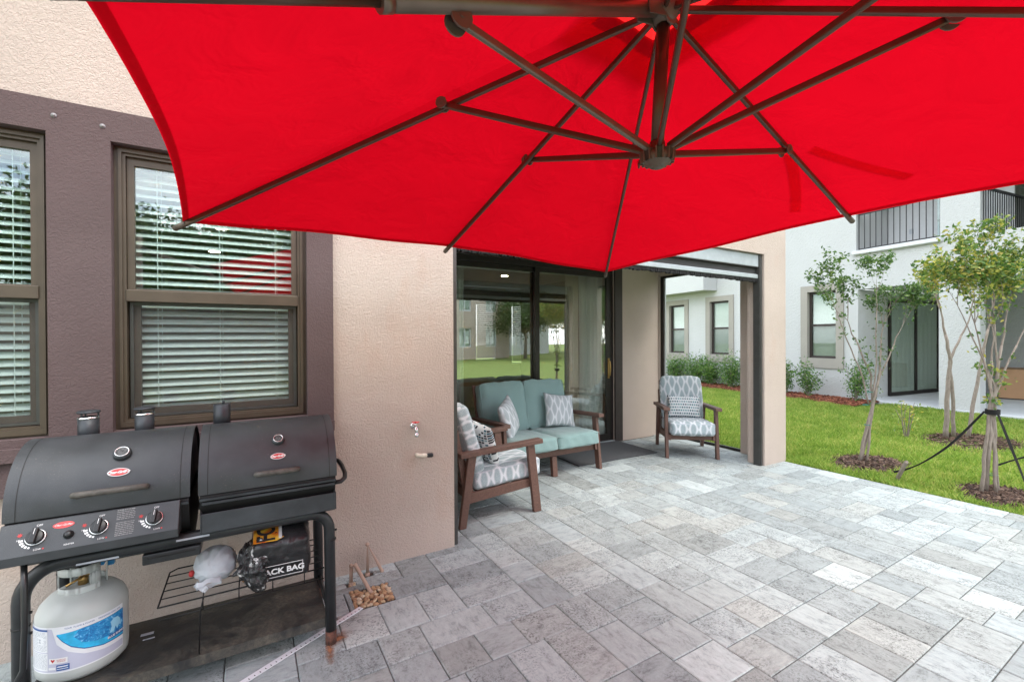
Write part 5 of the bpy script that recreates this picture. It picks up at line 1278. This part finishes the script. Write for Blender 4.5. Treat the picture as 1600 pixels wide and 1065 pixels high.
# ------------------------------------------------------------------ plants
def leaf(mb, p, s, g, elong=1.9):
    n = Vector((g.uniform(-1, 1), g.uniform(-1, 1), g.uniform(-.2, 1.2))).normalized(); a = n.orthogonal().normalized(); a = Matrix.Rotation(g.uniform(0, 6.28), 3, n) @ a; b = n.cross(a)
    l = s*g.uniform(.6, 1.25); w_ = l/elong
    mb.add([p, p+a*l*.5+b*w_*.5+n*l*.05, p+a*l, p+a*l*.5-b*w_*.5+n*l*.05], [(0, 1, 2), (0, 2, 3)])
def crape(base, stems, leafn, lsize, label, mats, seed, bare=0.0, twig=.006, lowleaf=3, spread=.32, zleaf=0.0):
    """stems: list of (list of points, radius at base); branches grow from the upper ends"""
    t = thing('crape_myrtle_tree', label, 'tree', base, 0); g = random.Random(seed); tr = MB(); cr_m = MB(); B = Vector(base)
    def wob(p, q, n, a):
        out = []
        for k in range(n+1): f = k/n; out.append(p.lerp(q, f)+Vector((g.uniform(-a, a), g.uniform(-a, a), g.uniform(-a, a)*.5))*(1 if 0 < k < n else 0))
        return out
    ends = []
    def grow(p, d, L, r, dep):
        q = p+d*L; pts = wob(p, q, 3, L*.05); tr.tube(pts, [r, r*.85, r*.7, r*.55], 6 if dep < 2 else 4, cap=False)
        if dep >= 1:
            for k in range(1, 4):
                if g.random() < (.8 if dep > 1 else .4): ends.append((pts[k], d))
        if dep < 4 and r > .0008:
            for _ in range(2 if dep else 3):
                dd = (d*1.15+Vector((g.uniform(-1, 1), g.uniform(-1, 1), g.uniform(-.15, .75)))*(.62 if dep else .55)).normalized(); grow(q, dd, L*g.uniform(.58, .86), r*.56, dep+1)
    for pts, r in stems:
        P = [Vector(p)-Vector((0, 0, 0)) for p in pts]; sm_ = []
        for i in range(len(P)-1): sm_ += wob(P[i], P[i+1], 4, .008)[:-1]
        sm_.append(P[-1]); n = len(sm_); tr.tube(sm_, [r*(1-.45*k/(n-1)) for k in range(n)], 8)
        d = (P[-1]-P[-2]).normalized(); grow(P[-1], d, spread, r*.5, 0)
        if lowleaf:
            for k in range(lowleaf): i = g.randrange(int(n*.5), n); ends.append((sm_[i], d))
    tr.build('trunk', 'bark', t, recalc=False)
    zmax = max(e[0].z for e in ends)
    for (p, d) in ends:
        if g.random() < bare*(p.z/zmax)**2: continue
        if p.z < zleaf: continue
        for _ in range(leafn):
            o_ = Vector((g.gauss(0, 1), g.gauss(0, 1), g.gauss(0, .8)))*.036; leaf(cr_m, p+o_, lsize, g)
    cr_m.build('crown', mats, t, recalc=False); return t
def img(px, pz):   # local offset: px to the picture's right, pz up
    return Vector((.861*px, -.508*px, pz))
def st(*pts): return [img(a, b)+Vector((c if len(q) > 2 else 0, c if len(q) > 2 else 0, 0)) for q in pts for a, b, c in [(q[0], q[1], q[2] if len(q) > 2 else 0)]]
crape((6.60, 2.60, -.04), [(st((-.03, 0), (.10, .55), (.22, 1.05), (.28, 1.45, .03)), .022), (st((.02, .02, .02), (.16, .6, .03), (.18, 1.1, .06), (.0, 1.55, .08)), .017), (st((.05, 0, -.02), (.14, .6), (.24, 1.1), (.42, 1.5)), .015), (st((.10, .75), (.02, 1.1), (-.17, 1.55), (-.26, 1.8)), .010), (st((.14, .8), (.2, 1.3), (.2, 1.9)), .010)],
      6, .046, 'thin multi-stemmed tree with sparse dark leaves nearest the porch post', ['leaf_dark'], 31, .25, spread=.27, lowleaf=7)
crape((9.35, 2.52, -.04), [(st((-.05, 0), (-.04, .6), (.02, 1.2), (-.06, 1.62)), .036), (st((.10, 0, .04), (.06, .6), (-.0, 1.2), (.18, 1.6)), .028), (st((.28, -.02), (.40, .7), (.52, 1.3), (.60, 1.7)), .028)],
      9, .064, 'small tree with yellow-green and bronze leaves in front of the white column', ['leaf_yellow'], 52, .10, spread=.38, lowleaf=0)
crape((6.34, 1.42, -.04), [(st((-.07, 0), (-.03, .5), (.02, .95), (.03, 1.35)), .017), (st((.0, 0, .03), (.01, .5), (.04, .95), (.13, 1.5)), .019), (st((.10, 0), (.06, .5), (.05, .95), (-.06, 1.40)), .017), (st((.05, .0, -.03), (.04, .6), (.06, 1.0), (.28, 1.50)), .015), (st((.06, .8), (.06, 1.1), (-.17, 1.6)), .012), (st((.03, .8), (.10, 1.2), (.06, 1.75)), .012)],
      7, .047, 'multi-stemmed tree by the patio edge tied with black straps, green and yellow leaves', ['leaf_mix'], 73, .05, spread=.33, zleaf=.9, lowleaf=5)
def shrub(loc, h, wd, n, mats, label, cat, seed, name='shrub', ls=.05, group=None, stems=7, loose=.0):
    t = thing(name, label, cat, loc, 0, group); g = random.Random(seed); a = MB(); b = MB()
    for k in range(stems):
        an = g.uniform(0, 6.28); rr = wd*.5*g.uniform(.1, .9); top = Vector((math.cos(an)*rr, math.sin(an)*rr, h*g.uniform(.6, 1.0)))
        pts = [Vector((math.cos(an)*.02, math.sin(an)*.02, 0)), top*.5+Vector((g.uniform(-.03, .03), g.uniform(-.03, .03), .05)), top]
        a.tube(pts, [.009, .006, .003], 5, cap=False)
        for _ in range(n//stems):
            f = g.uniform(.22, 1.0); p = pts[0].lerp(top, f) if f > .5 else pts[0].lerp(pts[1], f*2)
            o_ = Vector((g.gauss(0, 1), g.gauss(0, 1), g.gauss(0, 1)))*(wd*.11*(1+loose)); leaf(b, p+o_, ls, g, 2.3)
    a.build('stems', 'bark', t, recalc=False); b.build('foliage', mats, t, recalc=False); return t
SH = [((13.18, 10.81), .86, .95, 'clipped hedge shrub at the far left of the row, beside the armchair back'), ((13.06, 9.87), .95, .95, 'hedge shrub second from the left, below the white house window'), ((12.97, 9.22), .90, .80, 'hedge shrub third in the row seen through the porch opening'), ((12.88, 8.49), .98, .95, 'hedge shrub nearest the porch post, seen through the opening'), ((12.95, 11.7), .9, .9, 'hedge shrub mostly hidden behind the armchair back'),
      ((12.66, 6.72), .92, .62, 'dark green shrub just right of the porch post, by the white wall'), ((12.55, 6.10), 1.00, .66, 'bushy shrub with pale tips left of the grey window surround'), ((12.42, 5.02), .98, .72, 'loose upright shrub below the right side of the grey window surround')]
for i, ((x, y), h, wd, lab) in enumerate(SH):
    shrub((x, y, -.02), h, wd, 2600 if i < 5 else 1100, ['leaf_hedge'], lab, 'shrub', 100+i, ls=.065, group='shrubs along the white house', stems=16 if i < 5 else 9, loose=.25 if i < 5 else 0)
shrub((8.75, 2.85, -.035), .62, .55, 130, ['leaf_yellow'], 'small light-green sapling with few leaves growing in the lawn before the porch slab', 'sapling', 200, 'sapling', .06, stems=6)
# stake and straps
sk = MB(); sk.prism([(-.020, -.02), (.016, -.02), (.016, .27), (0, .30), (-.020, .28)], -.014, .014, 'y'); o = sk.build('wooden_stake', 'bark', loc=(6.10, 2.08, -.04), rot=(.25, -.38, .5), bevel=.002); tag(o, 'weathered wooden stake leaning in the lawn by the patio edge', 'stake')
def strap(label, pts, wd=.023):
    pts = [Vector(p) for p in pts]; sm_ = []
    for i in range(len(pts)-1):
        for k in range(8): sm_.append(pts[i].lerp(pts[i+1], k/8))
    sm_.append(pts[-1])
    for _ in range(12): sm_ = [sm_[0]]+[(sm_[i-1]+sm_[i]*2+sm_[i+1])/4 for i in range(1, len(sm_)-1)]+[sm_[-1]]
    mb = MB(); vs = []
    for i, p in enumerate(sm_):
        d = (sm_[min(i+1, len(sm_)-1)]-sm_[max(i-1, 0)]).normalized(); u = d.cross(Vector((.5, .86, .1))).normalized()
        tw = .35*math.sin(i*.25); u = Matrix.Rotation(tw, 3, d) @ u; n = d.cross(u)
        vs += [p-u*wd/2-n*.001, p+u*wd/2-n*.001, p+u*wd/2+n*.001, p-u*wd/2+n*.001]
    mb.add(vs, [(4*i+j, 4*i+(j+1) % 4, 4*i+4+(j+1) % 4, 4*i+4+j) for i in range(len(sm_)-1) for j in range(4)]); o = mb.build('flat_strip', 'brush'); return tag(o, label, 'strap')
tb = Vector((6.38, 1.40, .80))
strap('long sagging black strap from the tied tree to the wooden stake', [tb+Vector((-.03, .05, 0)), (6.27, 1.68, .42), (6.18, 1.88, .20), (6.13, 2.0, .11), (6.08, 2.09, .07)])
strap('black strap running steeply from the tied tree down to the lawn on its right', [tb+Vector((.04, -.03, -.03)), (6.42, 1.27, .42), (6.42, 1.19, .15), (6.41, 1.16, -.03)])
strap('black strap running to the right edge of the view behind the tied tree', [(6.42, 1.37, .27), (6.55, 1.28, .33), (6.9, 1.05, .44), (7.4, .7, .62)], .022)
mb = MB(); 
for k in range(5): mb.tube([(tb.x+.058*math.cos(a*PI/8), tb.y+.050*math.sin(a*PI/8), tb.z-.02+.010*k) for a in range(16)], .006, 6, closed=True)
o = mb.build('tree_tie', 'brush'); tag(o, 'black webbing wrapped round the stems of the tied tree', 'tree tie')
MT['green_tape'] = plain('green_tape', (.01, .16, .12), .5)
for (q, lab) in ((((6.66, 2.57, .70), (6.70, 2.54, .86), (6.68, 2.56, .45)), 'dark green plant tape tied round the leaning stems nearest the porch post'), (((6.39, 1.40, .17),), 'dark green plant tape low on the stems of the black-strapped tree')):
    mb = MB()
    for (x, y, z) in q: mb.tube([(x+.035*math.cos(a*PI/6), y+.03*math.sin(a*PI/6), z+.004*math.sin(a)) for a in range(12)], .004, 5, closed=True)
    tag(mb.build('plant_tape', 'green_tape'), lab, 'plant tape')

# ------------------------------------------------------------------ what the windows and door glass mirror: gardens and houses behind the camera
def far_tree(loc, h, r, seed, label):
    t = thing('garden_tree', label, 'tree', loc, seed*1.3, 'trees along the rear lawn')
    if len(FP) < 3:
        g = random.Random(seed); a = MB(); b = MB(); H0, R0 = 8.0, 3.6; a.tube([(0, 0, 0), (.1, 0, H0*.35), (0, .1, H0*.7)], [.18, .13, .07], 8)
        for k in range(7): an = g.uniform(0, 6.28); a.tube([(0, 0, H0*.35), (math.cos(an)*R0*.7, math.sin(an)*R0*.7, H0*g.uniform(.55, .9))], [.07, .02], 5)
        for _ in range(34):
            an = g.uniform(0, 6.28); el = g.uniform(-.75, 1.4); rr = R0*g.uniform(.2, .92); c = Vector((math.cos(an)*math.cos(el)*rr, math.sin(an)*math.cos(el)*rr, H0*.60+math.sin(el)*rr*.85))
            for _ in range(520): leaf(b, c+Vector((g.gauss(0, 1), g.gauss(0, 1), g.gauss(0, .8)))*R0*.16, .24, g)
        FP.append((a.build('trunk', 'bark', t, recalc=False), b.build('crown', 'leaf_far', t, recalc=False)))
    else:
        for src in FP[seed % 3]: c = src.copy(); COL.objects.link(c); c.parent = t
    t.scale = (r/3.6, r/3.6, h/8.0)
FP = []
FT = [(11, -38, 9, 5), (18, -36, 9, 5), (34, -20, 9, 5), (33, -31, 9, 5), (25, -38, 9, 5), (-14, -18, 8, 3.6), (-7, -21, 9, 4), (-1, -16, 7, 3), (4, -22, 9.5, 4.2), (9, -25, 8.5, 3.6), (19, -20, 5.5, 3.0), (24, -14, 7, 3.2), (27, -22, 9, 4), (-20, -12, 8, 3.5), (13.5, -30, 9, 4.2), (30, -8, 8, 3.6)]
for i, (x, y, h, r) in enumerate(FT): far_tree((x, y, -.04), h, r, 300+i, 'broad green garden tree along the rear lawn, seen only mirrored in the glass')
def far_house(loc, rot, mat, w_, label):
    t = thing('garden_house', label, 'house', loc, rot); mb = MB(); wall_grid(mb, -w_/2, w_/2, -.04, 5.8, [(x-.6, x+.6, z, z+1.5) for x in np.arange(-w_/2+1.6, w_/2-1, 2.7) for z in (.9, 3.7)], lambda u, v, k: (u, .2*(1-k), v)); mb.box(-w_/2, w_/2, -7, -.001, -.04, 5.79); mb.build('wall', mat, t)
    for x in np.arange(-w_/2+1.6, w_/2-1, 2.7):
        for z in (.9, 3.7):
            m_ = MB(); wall_grid(m_, x-.6, x+.6, z, z+1.5, [(x-.52, x-.04, z+.08, z+1.42), (x+.04, x+.52, z+.08, z+1.42)], lambda u, v, k: (u, .12-.05*k, v)); f = m_.build('window', 'white_smooth', t)
            m_ = MB(); m_.box(x-.58, x+.58, .03, .05, z+.02, z+1.48); m_.build('pane', 'glass_far', f); 
            m_ = MB(); m_.box(x-.58, x+.58, .005, .015, z+.02, z+1.48); m_.build('window_shade', 'slat_far', f)
    mb = MB(); mb.prism([(-w_/2-.4, 5.8), (0, 8.0), (w_/2+.4, 5.8)], -7.3, .5, 'y'); mb.build('roof', 'casing', t)
far_house((14.5, -21.5, 0), -.25, 'beige_soft', 9, 'beige two-storey house across the rear lawn, seen in the door glass')
far_house((24.5, -28, 0), -.5, 'white_smooth', 8, 'white two-storey house among the rear trees, seen in the door glass')
far_house((-4, -27, 0), .1, 'white_stucco', 12, 'pale wide two-storey house far behind the patio, seen in the windows')
for i, (x, y, l) in enumerate(((20, -10, 6), (26, -17, 5))):
    t = thing('garden_hedge', ['low clipped hedge on the rear lawn nearer the patio, reflected in the door', 'low clipped hedge farther back on the rear lawn, reflected in the door'][i], 'hedge', (x, y, -.04), -.5); g = random.Random(i); b = MB()
    for _ in range(5000): leaf(b, Vector((g.uniform(-l/2, l/2), g.uniform(-.5, .5), g.uniform(0, 1.1))), .16, g)
    b.build('foliage', 'leaf_hedge', t, recalc=False)
